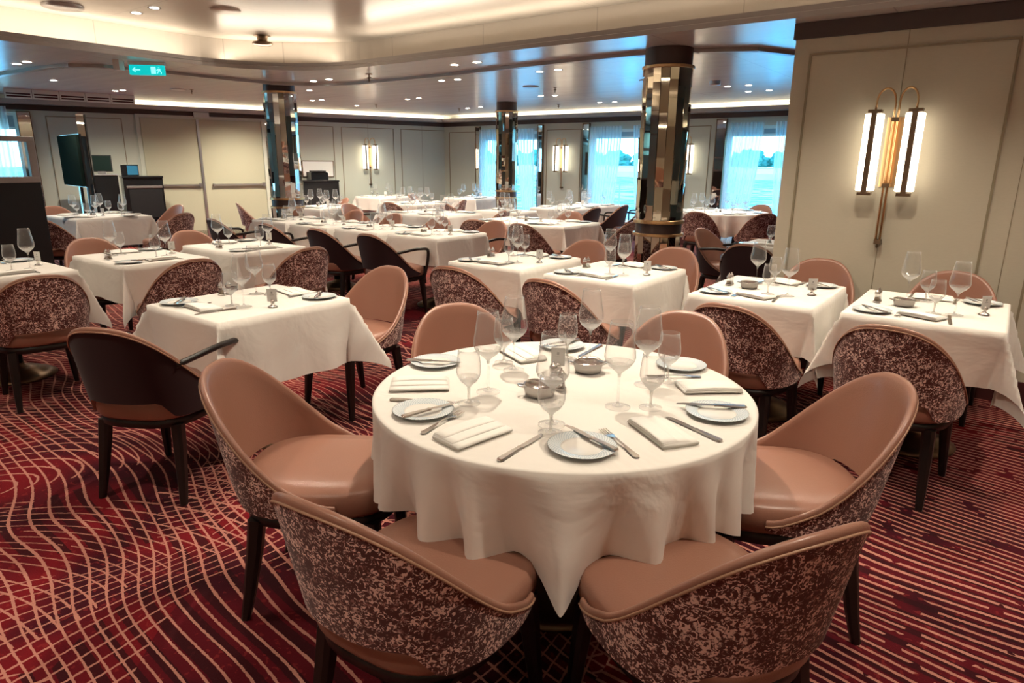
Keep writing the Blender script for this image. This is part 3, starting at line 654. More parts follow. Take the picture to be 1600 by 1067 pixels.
b = MB(); b.lathe([(.09, 0), (.055, -.01), (.05, -.05), (.06, -.06)], 24); b.obj('stem', M['bronze'], sd, True)
b = MB(); b.lathe([(.055, -.06), (.10, -.065), (.105, -.08), (.09, -.095), (.001, -.10)], 28); b.obj('camera_cover', M['bronze'], sd, True)
for (x, y, lb) in ((-3.3, 8.65, 'small grey smoke detector on the ceiling right of the nearest column'),):
    disc('smoke_detector', x, y, CEILO, .07, .05, 'steel', lb, 'smoke detector')
def sprinkler(x, y, z, label, group=None, s=1):
    r = thing('sprinkler', (x, y, z)); tag(r, label, 'sprinkler', group)
    b = MB(); b.lathe([(.03 * s, 0), (.028 * s, -.006), (.001, -.008)], 14); b.obj('cover_plate', M['bronze'], r, True)
    b = MB(); b.tube([(0, 0, 0), (0, 0, -.06 * s)], .006 * s, 6); b.tube([(-.022 * s, 0, -.03 * s), (.022 * s, 0, -.03 * s)], .005 * s, 6); b.lathe([(.001, -.06 * s), (.018 * s, -.062 * s), (.001, -.066 * s)], 10); b.obj('spray_head', M['bronze'], r)
sprinkler(-6.0, 5.36, CEIL, 'bronze sprinkler head at the front of the lower ceiling', s=1.3)
for x, y in ((-10.1, 5.55), (-9.7, 8.8), (-9.0, 10.3), (-6.9, 10.6), (-5.4, 8.2)): sprinkler(x, y, CEILO, 'small sprinkler head on the lower ceiling', 'small ceiling sprinklers')
for x, y in ((-5.6, 7.9), (-3.95, 8.1), (-4.7, 10.0), (-10.2, 5.4)):
    disc('air_valve', x, y, CEILO, .11, .012, 'lip', 'flat round grey cover on the glossy lower ceiling', 'ceiling cover', 'flat round ceiling covers')
# exit sign
ex = thing('exit_sign', (-7.16, 3.50, 2.325), R(8 + 36.7)); tag(ex, 'teal lit exit sign hanging under the ceiling edge at left', 'exit sign')
b = MB(); b.box(-.165, .165, -.02, .02, -.048, .045); bevel(b.obj('lit_panel', M['exitm'], ex), .006)
b = MB(); b.box(-.17, .17, -.025, .025, .045, .078); b.obj('housing', M['white'], ex)
b = MB(); y0 = -.0215
b.box(.04, .085, y0, -.0205, -.035, .03)
b.lathe([(.001, 0), (.009, .001)], 10, (.115, y0, .022)); b.box(.103, .128, y0, -.0205, -.005, .013); b.tube([(.115, y0, -.002), (.098, y0, -.03)], .004, 5); b.tube([(.118, y0, -.002), (.137, y0, -.022), (.132, y0, -.036)], .004, 5); b.tube([(.105, y0, .01), (.092, y0, -.006)], .0035, 5)
b.box(-.13, -.06, y0, -.0205, -.006, .004); b.tube([(-.13, y0, -.001), (-.105, y0, .018)], .004, 5); b.tube([(-.13, y0, -.001), (-.105, y0, -.02)], .004, 5)
b.obj('pictogram', M['exitw'], ex)
b = MB(); b.box(-.03, .03, -.05, .05, -.09, 0); o = b.obj('ceiling_sensor', M['white']); o.location = (-7.27, 3.28, CEIL); o.rotation_euler = (0, 0, R(40)); tag(o, 'small pale box on the ceiling edge left of the exit sign', 'sensor')
# air grille over the far left wall
gr = thing('air_vent', (-12.28, 3.86, 2.33), R(75.7)); tag(gr, 'long white slotted air vent in five sections high at the far left', 'air vent')
for k in range(5):
    x0 = k * .345; b = MB()
    for z0, z1 in ((0, .022), (.045, .058), (.081, .139)): b.box(x0, x0 + .34, 0, .012, z0, z1)
    b.box(x0, x0 + .02, 0, .012, .022, .081); b.box(x0 + .32, x0 + .34, 0, .012, .022, .081); b.obj('vent_frame', M['white'], gr)
b = MB(); b.box(0, 1.72, .013, .05, 0, .139); b.obj('vent_back', M['base'], gr)

# ------------------------------------------------------------------ chairs
def spow(v, e): return math.copysign(abs(v) ** e, v)
TH = R(110)
def chair_shell(outer='speckle', arms=False):
    """returns meshes: outer fabric, inner leather + rim, piping. Seat centre at the origin, facing +y."""
    A, B = .255, .27; NT, NS = 44, 9
    def zt(t): 
        return .440 + .380 * (.5 + .5 * cos(PI * min(1, t) ** 1.10)) ** .95
    def zb(t):          # raised opening at the rear centre
        e = max(0, min(1, (.44 - t) / .16)); e = e * e * (3 - 2 * e)
        tail = max(0, (t - .84) / .16) ** 1.8
        return .400 + .078 * e + .015 * tail
    def P(th, z, off):
        h = (z - .36) / .46; sc = 1 + .20 * max(h, 0) ** .9
        n_ = 2 / 2.35
        x = A * sc * spow(sin(th), n_); y = -B * (1 + .34 * max(h, 0)) * spow(cos(th), n_)
        if cos(th) < 0: y = -B * spow(cos(th), n_) * (1 - .1 * h)
        L = math.hypot(x, y); k = (L - off) / L
        return Vector((x * k, y * k, z))
    ths = [-TH + 2 * TH * i / NT for i in range(NT + 1)]
    th_ = .026
    ov, iv, rim = [], [], []
    for th in ths:
        t = abs(th) / TH; a, c = zb(t), zt(t); thick = th_ * (1 - .35 * t)
        c2 = max(c, a + .012)
        ov.append([P(th, a + (c2 - .012 - a) * s / NS, 0) for s in range(NS + 1)])
        row = [P(th, c2 - .012, -.001)]
        for k in range(6):
            ph = PI * (k + .5) / 6; q = P(th, c2 - .012 + .017 * sin(ph), thick * (.5 - .5 * cos(ph)) - .001); row.append(q)
        row += [P(th, a + (c2 - .012 - a) * s / NS, thick) for s in range(NS, -1, -1)]
        iv.append(row)
    def grid(rows, flip=False):
        b = MB(); n = len(rows[0]); vs = [p for r in rows for p in r]; fs = []
        for i in range(len(rows) - 1):
            for j in range(n - 1):
                f = (i * n + j, (i + 1) * n + j, (i + 1) * n + j + 1, i * n + j + 1); fs.append(tuple(reversed(f)) if flip else f)
        b.add(vs, fs); return b
    bo = grid(ov); bi = grid(iv)
    # bottom closure + end caps on the leather part
    n = len(iv[0])
    for i in range(NT):
        bi.add([ov[i][0], ov[i + 1][0], iv[i + 1][-1], iv[i][-1]], [(0, 3, 2, 1)])
    for i, fl in ((0, True), (NT, False)):
        loop_ = list(ov[i]) + iv[i]; bi.add(loop_, [tuple(range(len(loop_))) if fl else tuple(reversed(range(len(loop_))))])
    pip = MB(); pip.tube([P(th, max(zt(abs(th) / TH), zb(abs(th) / TH) + .012) - .014, -.002) for th in ths], .0035, 6)
    return bo, bi, pip, P, zt
def make_chair(outer, arms, name):
    root = thing(name, (0, 0, 0))
    bo, bi, pip, P, zt = chair_shell(outer, arms)
    bo.obj('back_shell', M[outer], root, True)
    bi.obj('backrest', M['leather'], root, True)
    pip.obj('piping', M['piping'], root, True)
    # seat cushion
    b = MB(); rings = []
    def se(a, bb, z, cyy, e=2.9, n=44):
        return [(a * spow(cos(2 * PI * j / n), 2 / e), cyy + bb * spow(sin(2 * PI * j / n), 2 / e), z) for j in range(n)]
    for a, bb, z in ((.20, .22, .384), (.228, .256, .388), (.238, .268, .404), (.241, .272, .44), (.238, .269, .464), (.225, .256, .481), (.16, .18, .490), (.05, .06, .492)):
        rings.append(se(a, bb, z, .012))
    b.loft(rings); b.obj('seat', M['leather'], root, True)
    b = MB(); b.loft([se(.205, .225, .340, .012), se(.228, .25, .350, .012), se(.228, .25, .386, .012)]); b.obj('seat_frame', M['wood'], root, True)
    for sx_, sy in ((-1, 1), (1, 1), (-1, -1), (1, -1)):
        top = Vector((sx_ * .175, .012 + sy * .185, .36)); bot = Vector((sx_ * .200, .012 + sy * (.215 if sy > 0 else .245), 0))
        b = MB(); rr = [(.026, 0), (.024, .3), (.019, .7), (.014, 1)]
        rings = []
        for r_, u in rr:
            p_ = top.lerp(bot, u); 
            if sy < 0: p_.y -= .012 * (u * u - u) * -4 * -0.4
            rings.append([p_ + Vector((r_ * c_, r_ * s_, 0)) for c_, s_ in ((1, .55), (.55, 1), (-.55, 1), (-1, .55), (-1, -.55), (-.55, -1), (.55, -1), (1, -.55))])
        b.loft(list(reversed(rings))); b.obj('leg', M['wood'], root)
    if arms:
        for s_ in (-1, 1):
            b = MB(); th = s_ * R(52); q = P(th, zt(abs(th) / TH) - .035, .004); 
            pts = [q, (s_ * .285, -.02, .662), (s_ * .288, .08, .660), (s_ * .286, .155, .652), (s_ * .282, .185, .625), (s_ * .275, .19, .56), (s_ * .262, .18, .47), (s_ * .235, .165, .36), (s_ * .215, .155, .33)]
            # smooth
            sm = []
            pv = [Vector(p_) for p_ in pts]
            for i in range(len(pv) - 1):
                p0, p1, p2, p3 = pv[max(i - 1, 0)], pv[i], pv[i + 1], pv[min(i + 2, len(pv) - 1)]
                for k in range(4):
                    t = k / 4; sm.append(.5 * ((2 * p1) + (-p0 + p2) * t + (2 * p0 - 5 * p1 + 4 * p2 - p3) * t * t + (-p0 + 3 * p1 - 3 * p2 + p3) * t ** 3))
            sm.append(pv[-1]); b.tube(sm, .0145, 8); b.obj('armrest', M['wood'], root, True)
    return Proto(root)
CH = {'s': make_chair('speckle', False, 'dining_chair'), 'a': make_chair('maroon', True, 'dining_armchair'), 'm': make_chair('speckle', True, 'dining_armchair')}
def put_chair(kind, x, y, face, label, group=None, z=0):
    """face: heading in degrees (direction the sitter looks)"""
    CH[kind].put((x, y, 0), R(face - 90), label, 'chair', group)
CX, CY = -1.10, 1.75
for ang, rad, lb in ((-85.5, .70, 'speckled dining chair at the bottom of the view, left of the tablecloth point'), (-30, .71, 'speckled dining chair at the bottom of the view, right of the tablecloth point'),
                (33, .72, 'tan leather chair right of the round table, its inside turned to us'), (91, .74, 'tan leather chair behind the round table on the right side'),
                (150, .77, 'tan leather chair behind the round table on the left side'), (215, .80, 'tan leather chair left of the round table, seat facing us')):
    put_chair('s', CX + rad * cos(R(ang)), CY + rad * sin(R(ang)), ang + 180, lb)
chairs = [
    ('s', -.31, 3.45, 84, 'speckled chair with its back to us at the rightmost table'),
    ('s', -.25, 4.72, 268, 'pinkish leather chair against the cream wall behind the rightmost table'),
    ('s', -1.02, 3.46, 85, 'speckled chair behind the round table, in front of the second table from the right'),
    ('s', -1.05, 4.78, 270, 'pinkish leather chair by the wall corner behind the second table from the right'),
    ('s', -2.10, 3.48, 86, 'speckled chair seen between the tall wine glasses of the round table'),
    ('s', -2.12, 4.72, 272, 'tan leather chair between the nearest column and the middle square table'),
    ('s', -2.90, 3.50, 96, 'speckled chair with its back to us, left of the wine glasses of the round table'),
    ('s', -2.93, 4.72, 270, 'brown leather chair behind the square table left of the middle'),
    ('a', -3.02, 1.37, 118, 'dark maroon chair with black arms at the left, close to us'),
    ('s', -3.13, 2.58, 272, 'tan chair at the right of the square table next to the round table'),
    ('s', -4.74, 2.33, 176, 'speckled chair between the two square tables at left'),
    ('s', -5.93, 2.38, 0, 'peach leather chair behind the second square table from the left'),
    ('s', -4.68, 3.22, 178, 'speckled chair in front of the double doors, its back to us'),
    ('s', -5.93, 3.24, 0, 'peach leather chair in front of the double doors'),
    ('s', -4.78, 1.46, 172, 'speckled chair at the left edge of the view'),
    ('a', -4.80, 4.50, 92, 'dark maroon armchair at the near end of the long table row'),
    ('a', -5.56, 4.50, 92, 'dark maroon armchair second from the near end of the long table row'),
    ('a', -6.40, 4.50, 90, 'dark maroon armchair third from the near end of the long table row'),
    ('a', -7.35, 4.45, 88, 'dark maroon armchair at the far left end of the long table row'),
    ('m', -4.75, 5.72, 270, 'tan chair with black arms behind the near end of the long table row'),
    ('s', -5.15, 6.33, 110, 'speckled chair back just left of the tan chair with black arms'),
    ('a', -5.60, 5.72, 270, 'brown leather chair behind the middle of the long table row'),
    ('a', -6.45, 5.74, 262, 'maroon chair turned slightly, behind the third table of the long row'),
    ('m', -7.25, 5.80, 268, 'brown chair behind the far end of the long table row'),
    ('s', -4.35, 6.30, 90, 'dark speckled chair with its back to us at the wide table in the middle distance'),
    ('s', -3.85, 7.0, 180, 'peach leather chair at the right end of the wide table in the middle distance'),
    ('s', -4.90, 7.62, 270, 'brown leather chair behind the wide table in the middle distance'),
    ('a', -5.45, 9.0, 176, 'maroon armchair nearest to us along the far window table'),
    ('a', -5.42, 9.85, 180, 'maroon armchair in the middle along the far window table'),
    ('a', -5.35, 10.65, 183, 'maroon armchair left of the nearest column, farthest along the far window table'),
    ('s', -3.62, 9.45, 95, 'speckled chair at the far round table, next to the nearest column'),
    ('s', -2.95, 9.72, 130, 'speckled chair at the far round table, beside the near wall end'),
    ('s', -3.45, 11.15, 262, 'purple-tinted chair behind the far round table under the window'),
    ('s', -8.90, 3.15, 118, 'speckled chair at the far left table beside the black divider'),
    ('s', -8.72, 4.25, 195, 'speckled chair at the far left table next to the black buffet'),
    ('s', -10.55, 3.75, 0, 'chair behind the far left table, under the screen'),
    ('s', -9.95, 4.75, 275, 'chair behind the far left table, right of the mirrored post'),
    ('s', -6.05, 7.45, 185, 'peach chair right of the table that is left of the wide one'),
    ('s', -8.15, 8.95, 200, 'speckled chair in front of the table by the farthest column'),
    ('m', -7.15, 8.35, 60, 'tan chair with black arms turned sideways below the farthest column'),
    ('s', -9.95, 10.3, 20, 'chair left of the table in the far corner'),
    ('s', -8.25, 7.95, 100, 'speckled chair in front of the table full of wine glasses'),
    ('a', -8.15, 7.05, 10, 'maroon chair at the left end of the table left of the wide middle table'),
    ('m', -9.9, 7.75, 250, 'armchair by the black cabinet in front of the far wall'),
    ('s', -9.6, 6.2, 60, 'tan chair at the foot of the left mirrored column'),
    ('a', -1.80, 6.02, 95, 'dark maroon chair tucked in at the small table by the wall end'),
    ('a', -2.27, 6.72, -8, 'tan armchair with open black arms right of the nearest column'),
]
for c in chairs: put_chair(*c)

# ------------------------------------------------------------------ tables and cloths
def cloth_rect(w_, h_, dx, dy, seed=0, bulge=.5):
    """cloth over a rectangular top, drop dx beyond the x sides and dy beyond the y sides; origin at floor centre; top z=.752"""
    rnd = random.Random(seed); ph = [rnd.uniform(0, 6) for _ in range(6)]
    hx, hy = w_ / 2, h_ / 2; Z = .752; e = .012
    xs = []; 
    def axis(h, d):
        a = [-h - d + d * i / 9 for i in range(10)][:-1] + [-h - .0] + [-h + e] + [(-h + e) + (2 * h - 2 * e) * i / 12 for i in range(1, 12)] + [h - e] + [h] + [h + d * i / 9 for i in range(1, 10)]
        return a
    ax, ay = axis(hx, dx), axis(hy, dy)
    def pos(a, b):
        ox = max(0, abs(a) - hx); oy = max(0, abs(b) - hy); sa = 1 if a > 0 else -1; sb = 1 if b > 0 else -1
        cx_, cy_ = max(-hx, min(hx, a)), max(-hy, min(hy, b))
        if ox == 0 and oy == 0:
            ex_ = max(0, abs(a) - (hx - e)) / e; ey_ = max(0, abs(b) - (hy - e)) / e
            return Vector((a, b, Z - .004 * max(ex_, ey_) ** 2 + .0012 * sin(a * 9 + ph[0]) * sin(b * 8 + ph[1])))
        if oy == 0:
            u = b / hy; k = ox / dx
            wv = .016 * k * sin(u * 5.2 + ph[2]) + .010 * k * sin(u * 11 + ph[3]); edge = .05 * k * max(0, abs(u) - .72) / .28
            return Vector((sa * (hx + .006 + .012 * k + wv * (1 - abs(u) ** 4) - edge * .5), b - sb * 0.03 * k * abs(u) ** 3, Z - .006 - ox * .985))
        if ox == 0:
            u = a / hx; k = oy / dy
            wv = .014 * k * sin(u * 4.6 + ph[4]) + .009 * k * sin(u * 10 + ph[5]); edge = .05 * k * max(0, abs(u) - .72) / .28
            return Vector((a - sa * 0.03 * k * abs(u) ** 3, sb * (hy + .006 + .012 * k + wv * (1 - abs(u) ** 4) - edge * .5), Z - .006 - oy * .985))
        rho = math.hypot(ox, oy); phi = math.atan2(oy, ox) ; q = sin(2 * phi)
        kk = min(1, rho / min(dx, dy))
        r = rho * bulge * q ** 1.7 if q > 0 else 0
        # start from the side surfaces (pulled in a little) and swing out along the diagonal
        bx = hx + .006 + .012 * kk - .025 * kk; by = hy + .006 + .012 * kk - .025 * kk
        if phi < PI / 4: by_ = by - .045 * kk * (1 - phi / (PI / 4)); bx_ = bx
        else: bx_ = bx - .045 * kk * (1 - (PI / 2 - phi) / (PI / 4)); by_ = by
        tw = .10 * rho * q
        return Vector((sa * (bx_ + r * .62 + tw * .3), sb * (by_ + r * .62 - tw * .3), Z - .006 - rho * .985 * (1 - .10 * q)))
    vs = [pos(a, b) for b in ay for a in ax]; n = len(ax); fs = []
    for j in range(len(ay) - 1):
        for i in range(n - 1): fs.append((j * n + i, j * n + i + 1, (j + 1) * n + i + 1, (j + 1) * n + i))
    return me_from('tablecloth', vs, fs, M['cloth'])
def cloth_round(r, drop, cdrop, phase, folds, seed=0):
    """square cloth over a round top: ridges and valleys fall from the rim, a narrow cone hangs at each cloth corner"""
    rnd = random.Random(seed); Z = .752; NA = 264; vs = [(0, 0, Z)]; fs = []
    rows = []
    for f in (.3, .7, .92, .985, 1.0): rows.append([(r * f * cos(2 * PI * i / NA), r * f * sin(2 * PI * i / NA), Z) for i in range(NA)])
    rows.append([((r + .004) * cos(2 * PI * i / NA), (r + .004) * sin(2 * PI * i / NA), Z - .004) for i in range(NA)])
    ridges = []                                   # (angle, half width, strength, lean)
    for c in range(4):
        base = phase + c * PI / 2
        offs = [.40, .66, .92, 1.18] if c % 2 == 0 else [.38, .60, .90, 1.16]
        for o in offs: ridges.append((base + o + rnd.uniform(-.03, .03), rnd.uniform(.11, .17), rnd.uniform(.75, 1.0), rnd.uniform(-.10, .10)))
    NS = 18
    def wrap(d): return (d + PI) % (2 * PI) - PI
    for s_ in range(1, NS + 1):
        k = s_ / NS; row = []
        for i in range(NA):
            a = 2 * PI * i / NA
            d0 = (a - phase + PI / 4) % (PI / 2) - PI / 4; c = max(0, 1 - abs(d0) / .27); cs = c * c * (3 - 2 * c)
            rg = 0
            for (ra, hw, st, lean) in ridges:
                d = abs(wrap(a - ra - lean * k)); u = max(0, 1 - d / (hw * (1.15 - .25 * k))); rg = max(rg, st * (u * u * (3 - 2 * u)))
            fold = -.058 + .085 * rg
            dr = (drop + cdrop * cs + .014 * (rg - .5) * (1 - cs)) * k
            rr = r + .005 + (1 - cs) * fold * k ** 1.05 + cs * .050 * k
            aa = a - d0 + d0 * (1 - .74 * k * max(0, 1 - abs(d0) / .36))
            row.append((rr * cos(aa), rr * sin(aa), Z - .006 - dr))
        rows.append(row)
    for row in rows: vs += row
    for i in range(NA): fs.append((0, 1 + i, 1 + (i + 1) % NA))
    for k in range(len(rows) - 1):
        for i in range(NA):
            j = (i + 1) % NA; fs.append((1 + k * NA + i, 1 + (k + 1) * NA + i, 1 + (k + 1) * NA + j, 1 + k * NA + j))
    return me_from('tablecloth', vs, fs, M['cloth'])
def pedestal(root):
    b = MB(); b.lathe([(.23, 0), (.235, .012), (.20, .03), (.17, .034), (.165, .045), (.13, .05), (.125, .06), (.09, .066), (.05, .08), (.045, .10)], 32); b.obj('base', M['bronze'], root, True)
    b = MB(); b.lathe([(.045, .09), (.045, .70)], 20, cap=True); b.obj('pedestal', M['wood'], root, True)
def table(name, x, y, w_=None, h_=None, r=None, dx=.36, dy=.27, desc='', seed=0, rc=None, bulge=.5):
    t = thing(name, (x, y, 0)); tag(t, desc[0], 'table'); pedestal(t)
    b = MB()
    if r: b.lathe([(.05, .70), (r - .01, .715), (r, .72), (r, .745), (.001, .746)], 48)
    else: b.box(-w_ / 2, w_ / 2, -h_ / 2, h_ / 2, .71, .745)
    b.obj('tabletop', M['wood'], t)
    me = cloth_round(r + .004, *rc) if r else cloth_rect(w_ + .006, h_ + .006, dx, dy, seed, bulge)
    c = link('tablecloth', me, None, (x, y, 0)); tag(c, desc[1], 'tablecloth')
tables = {}
def T_(key, x, y, w_, h_, where, **k):
    tables[key] = (x, y, w_, h_, where)
    table('square_table', x, y, w_, h_, desc=('cloth-covered square pedestal table ' + where, 'white tablecloth draped on the square table ' + where), **k)
camang = math.atan2(-CY, -CX)
table('round_table', CX, CY, r=.60, desc=('large round pedestal table in the foreground', 'white tablecloth with a hanging point over the foreground round table'), rc=(.262, .095, camang + .02, 9, 3))
T_('A', -3.17, 1.94, .66, .76, 'left of the round table', seed=1, bulge=.62)
T_('B', -2.14, 4.07, .66, .80, 'directly behind the round table', seed=2, bulge=.28)
T_('C', -1.10, 4.03, .67, .81, 'second from the right', seed=3, bulge=.28)
T_('D', -.29, 4.03, .68, .80, 'rightmost, by the cream wall', seed=4)
T_('E', -5.32, 2.37, .83, .62, 'second from the left edge', seed=5)
T_('F', -5.32, 3.24, .83, .64, 'in front of the double doors', seed=6)
T_('G', -3.01, 4.08, .66, .79, 'behind left of the round table', seed=7, bulge=.28)
T_('K', -5.40, 1.48, .83, .65, 'cut by the left edge', seed=8)
T_('I1', -4.77, 5.10, .67, .76, 'nearest in the long row', seed=9, bulge=.28)
T_('I2', -5.61, 5.10, .67, .76, 'second in the long row', seed=10, bulge=.28)
T_('I3', -6.42, 5.10, .67, .76, 'third in the long row', seed=11, bulge=.28)
T_('I4', -7.30, 5.16, .68, .72, 'farthest in the long row', seed=12)
T_('H', -4.85, 6.95, 1.42, .82, 'wide, behind the long row', seed=13)
T_('M3', -6.82, 7.18, 1.15, .85, 'left of the wide one', seed=14)
T_('M5', -9.0, 6.95, .85, .80, 'beside the black cabinet', seed=15)
T_('M2', -8.72, 8.75, .9, .85, 'full of glasses, far middle', seed=16)
T_('M1', -10.85, 9.9, .75, .8, 'under the far wall light', seed=17)
T_('M4', -9.15, 11.0, .85, 1.1, 'in the far corner', seed=18)
T_('M6', -6.3, 8.25, .75, .6, 'near end by the far windows', seed=19)
T_('M7', -6.05, 9.95, .75, 1.7, 'long, beside the far windows', seed=20)
T_('N', -9.65, 3.85, .95, .9, 'far left, below the screen', seed=21)
T_('S', -1.72, 6.50, .62, .62, 'small, by the near wall end', seed=22)
table('round_table', -3.72, 10.35, r=.72, desc=('far round pedestal table under the window', 'white tablecloth on the far round table under the window'), rc=(.32, .06, .9, 11, 5))

# ------------------------------------------------------------------ tableware prototypes
def P1(name, mat, prof, n=28, tz=(.09, .14)):
    b = MB(); b.lathe(prof, n); o = b.obj(name, mat, None, True); o.data.materials.append(M['thick'])
    for p in o.data.polygons:
        if tz[0] < p.center.z < tz[1] or (.004 < p.center.z < .03 and p.center.xy.length < .02): p.material_index = 1  # bowl base and lower stem take the glass painted bright
    return Proto(o)
tall_prof = [(.001, .003), (.020, .0035), (.036, .002), (.0385, .001), (.0385, .003), (.018, .006), (.006, .010), (.004, .018), (.0035, .06), (.0036, .095), (.006, .108), (.016, .118), (.032, .131), (.043, .146), (.0468, .158), (.0455, .178), (.040, .212), (.0352, .248), (.0330, .268), (.0323, .2685), (.0345, .248), (.0393, .212), (.0447, .178), (.0460, .159), (.042, .1475), (.031, .134), (.014, .122), (.001, .118)]
small_prof = [(.001, .003), (.018, .0035), (.033, .002), (.035, .001), (.035, .003), (.016, .006), (.006, .010), (.0045, .016), (.004, .04), (.0055, .055), (.013, .064), (.025, .074), (.034, .088), (.0378, .102), (.0375, .118), (.0345, .145), (.0315, .172), (.0308, .1725), (.0338, .145), (.0367, .118), (.037, .103), (.033, .0895), (.024, .077), (.011, .068), (.001, .065)]
G_T = P1('wine_glass', M['glass'], tall_prof); G_S = P1('water_glass', M['glass'], small_prof, tz=(.045, .082))
def plate_proto():
    r = thing('side_plate', (0, 0, 0))
    b = MB(); b.lathe([(.001, .004), (.050, .004), (.056, .007), (.056, .003), (.045, .0), (.001, .0)], 40); b.obj('plate_well', M['china'], r, True)
    b = MB(); b.lathe([(.056, .007), (.066, .0105), (.088, .013), (.0905, .0125), (.088, .011), (.066, .0075), (.056, .003)], 48); b.obj('patterned_rim', M['rim'], r, True); return Proto(r)
PL = plate_proto()
def knife_proto():
    r = thing('table_knife', (0, 0, 0))
    b = MB(); rings = []
    for y, wd, h in ((-.10, .0055, .003), (-.095, .0095, .005), (-.05, .0085, .005), (-.012, .0065, .0045), (-.004, .008, .005)):
        rings.append([(-wd, y, .001), (wd, y, .001), (wd * .8, y, h + .001), (-wd * .8, y, h + .001)])
    b.loft(rings); b.obj('handle', M['silver'], r)
    b = MB(); b.add([(-.007, -.004, .002), (.007, -.004, .002), (.0095, .04, .002), (.009, .085, .002), (.004, .103, .002), (-.006, .108, .002), (-.007, -.004, .0035), (.007, -.004, .0035), (.0095, .04, .0032), (.009, .085, .003), (.004, .103, .0025), (-.006, .108, .0025)],
              [(5, 4, 3, 2, 1, 0), (6, 7, 8, 9, 10, 11)] + [(i, (i + 1) % 6, 6 + (i + 1) % 6, 6 + i) for i in range(6)]); b.obj('blade', M['silver'], r); return Proto(r)
def fork_proto():
    r = thing('table_fork', (0, 0, 0))
    b = MB(); rings = []
    for y, wd, z in ((-.095, .004, .002), (-.088, .009, .002), (-.06, .007, .003), (-.02, .003, .007), (.02, .0028, .008), (.034, .006, .006), (.044, .0115, .004), (.056, .0125, .003)):
        rings.append([(-wd, y, z), (wd, y, z), (wd, y, z + .0018), (-wd, y, z + .0018)])
    b.loft(rings); b.obj('handle', M['silver'], r)
    b = MB()
    for k in range(4):
        x = -.0105 + .007 * k; b.loft([[(x - .0018, .054, .003), (x + .0018, .054, .003), (x + .0018, .054, .0048), (x - .0018, .054, .0048)], [(x - .0012, .095, .005), (x + .0012, .095, .005), (x + .0012, .095, .0062), (x - .0012, .095, .0062)]])
    b.obj('tines', M['silver'], r); return Proto(r)
KN, FK = knife_proto(), fork_proto()
def napkin_proto():
    b = MB()
    def slab(x0, x1, y0, y1, z0, z1, bow=0):
        rings = []
        for i in range(9):
            y = y0 + (y1 - y0) * i / 8; zb_ = bow * sin(PI * i / 8)
            sec = []
            for j in range(16):
                a = 2 * PI * j / 16; sec.append(((x0 + x1) / 2 + (x1 - x0) / 2 * spow(cos(a), .5), y, (z0 + z1) / 2 + zb_ + (z1 - z0) / 2 * spow(sin(a), .7)))
            rings.append(sec)
        b.loft(rings)
    slab(-.056, .056, -.096, .096, 0, .013, .001); slab(-.055, .030, -.094, .092, .006, .0165, .003); slab(-.054, -.006, -.092, .088, .009, .0200, .004)
    o = b.obj('napkin', M['napkin'], None, True); return Proto(o)
NP = napkin_proto()
def shaker_proto(fill):
    r = thing('salt_shaker' if fill == 'salt' else 'pepper_shaker', (0, 0, 0))
    b = MB(); b.lathe([(.001, .001), (.017, .001), (.0175, .006), (.015, .012), (.012, .035), (.0125, .045)], 16); b.obj('glass_body', M['glass'], r, True)
    b = MB(); b.lathe([(.001, .004), (.0135, .004), (.0115, .028), (.001, .028)], 12); b.obj('contents', M[fill], r, True)
    b = MB(); b.lathe([(.0165, .0), (.0185, .0), (.0185, .008), (.0165, .009)], 16); b.obj('silver_base', M['silver'], r, True)
    b = MB(); b.lathe([(.013, .044), (.0145, .046), (.014, .055), (.009, .064), (.004, .067), (.0045, .072), (.001, .076)], 16); b.obj('silver_cap', M['silver'], r, True)
    return Proto(r)
SH = {'s': shaker_proto('salt'), 'p': shaker_proto('pepper')}
def holder_proto():
    r = thing('card_holder', (0, 0, 0))
    b = MB(); b.lathe([(.001, .001), (.024, .001), (.025, .004), (.018, .009), (.008, .014), (.007, .02), (.011, .026), (.013, .032), (.010, .039), (.004, .043), (.001, .044)], 20); b.obj('silver_foot', M['silver'], r, True)
    b = MB(); b.box(-.024, .024, -.0015, .0015, .030, .095); c = b.obj('table_card', M['card'], r)
    b = MB(); b.box(-.004, .004, -.0022, -.0016, .070, .080); b.box(-.009, .009, -.0022, -.0016, .062, .064); b.obj('card_print', M['print'], c); return Proto(r)
HD = holder_proto()
def bowl_proto():
    r = thing('silver_bowl', (0, 0, 0))
    b = MB(); b.lathe([(.001, .002), (.040, .002), (.046, .006), (.050, .020), (.050, .034), (.053, .038), (.051, .040), (.047, .036), (.046, .020), (.042, .008), (.001, .006)], 32); b.obj('bowl_body', M['silver'], r, True)
    for s_ in (-1, 1):
        b = MB(); b.tube([(s_ * .050, -.012, .030), (s_ * .066, -.010, .034), (s_ * .070, 0, .035), (s_ * .066, .010, .034), (s_ * .050, .012, .030)], .003, 6); b.obj('handle', M['silver'], r, True)
    return Proto(r)
BW = bowl_proto()
ZT = .7535
def item(p, x, y, rz, label, cat, group=None, dz=0): return p.put((x, y, ZT + dz), R(rz), label, cat, group)

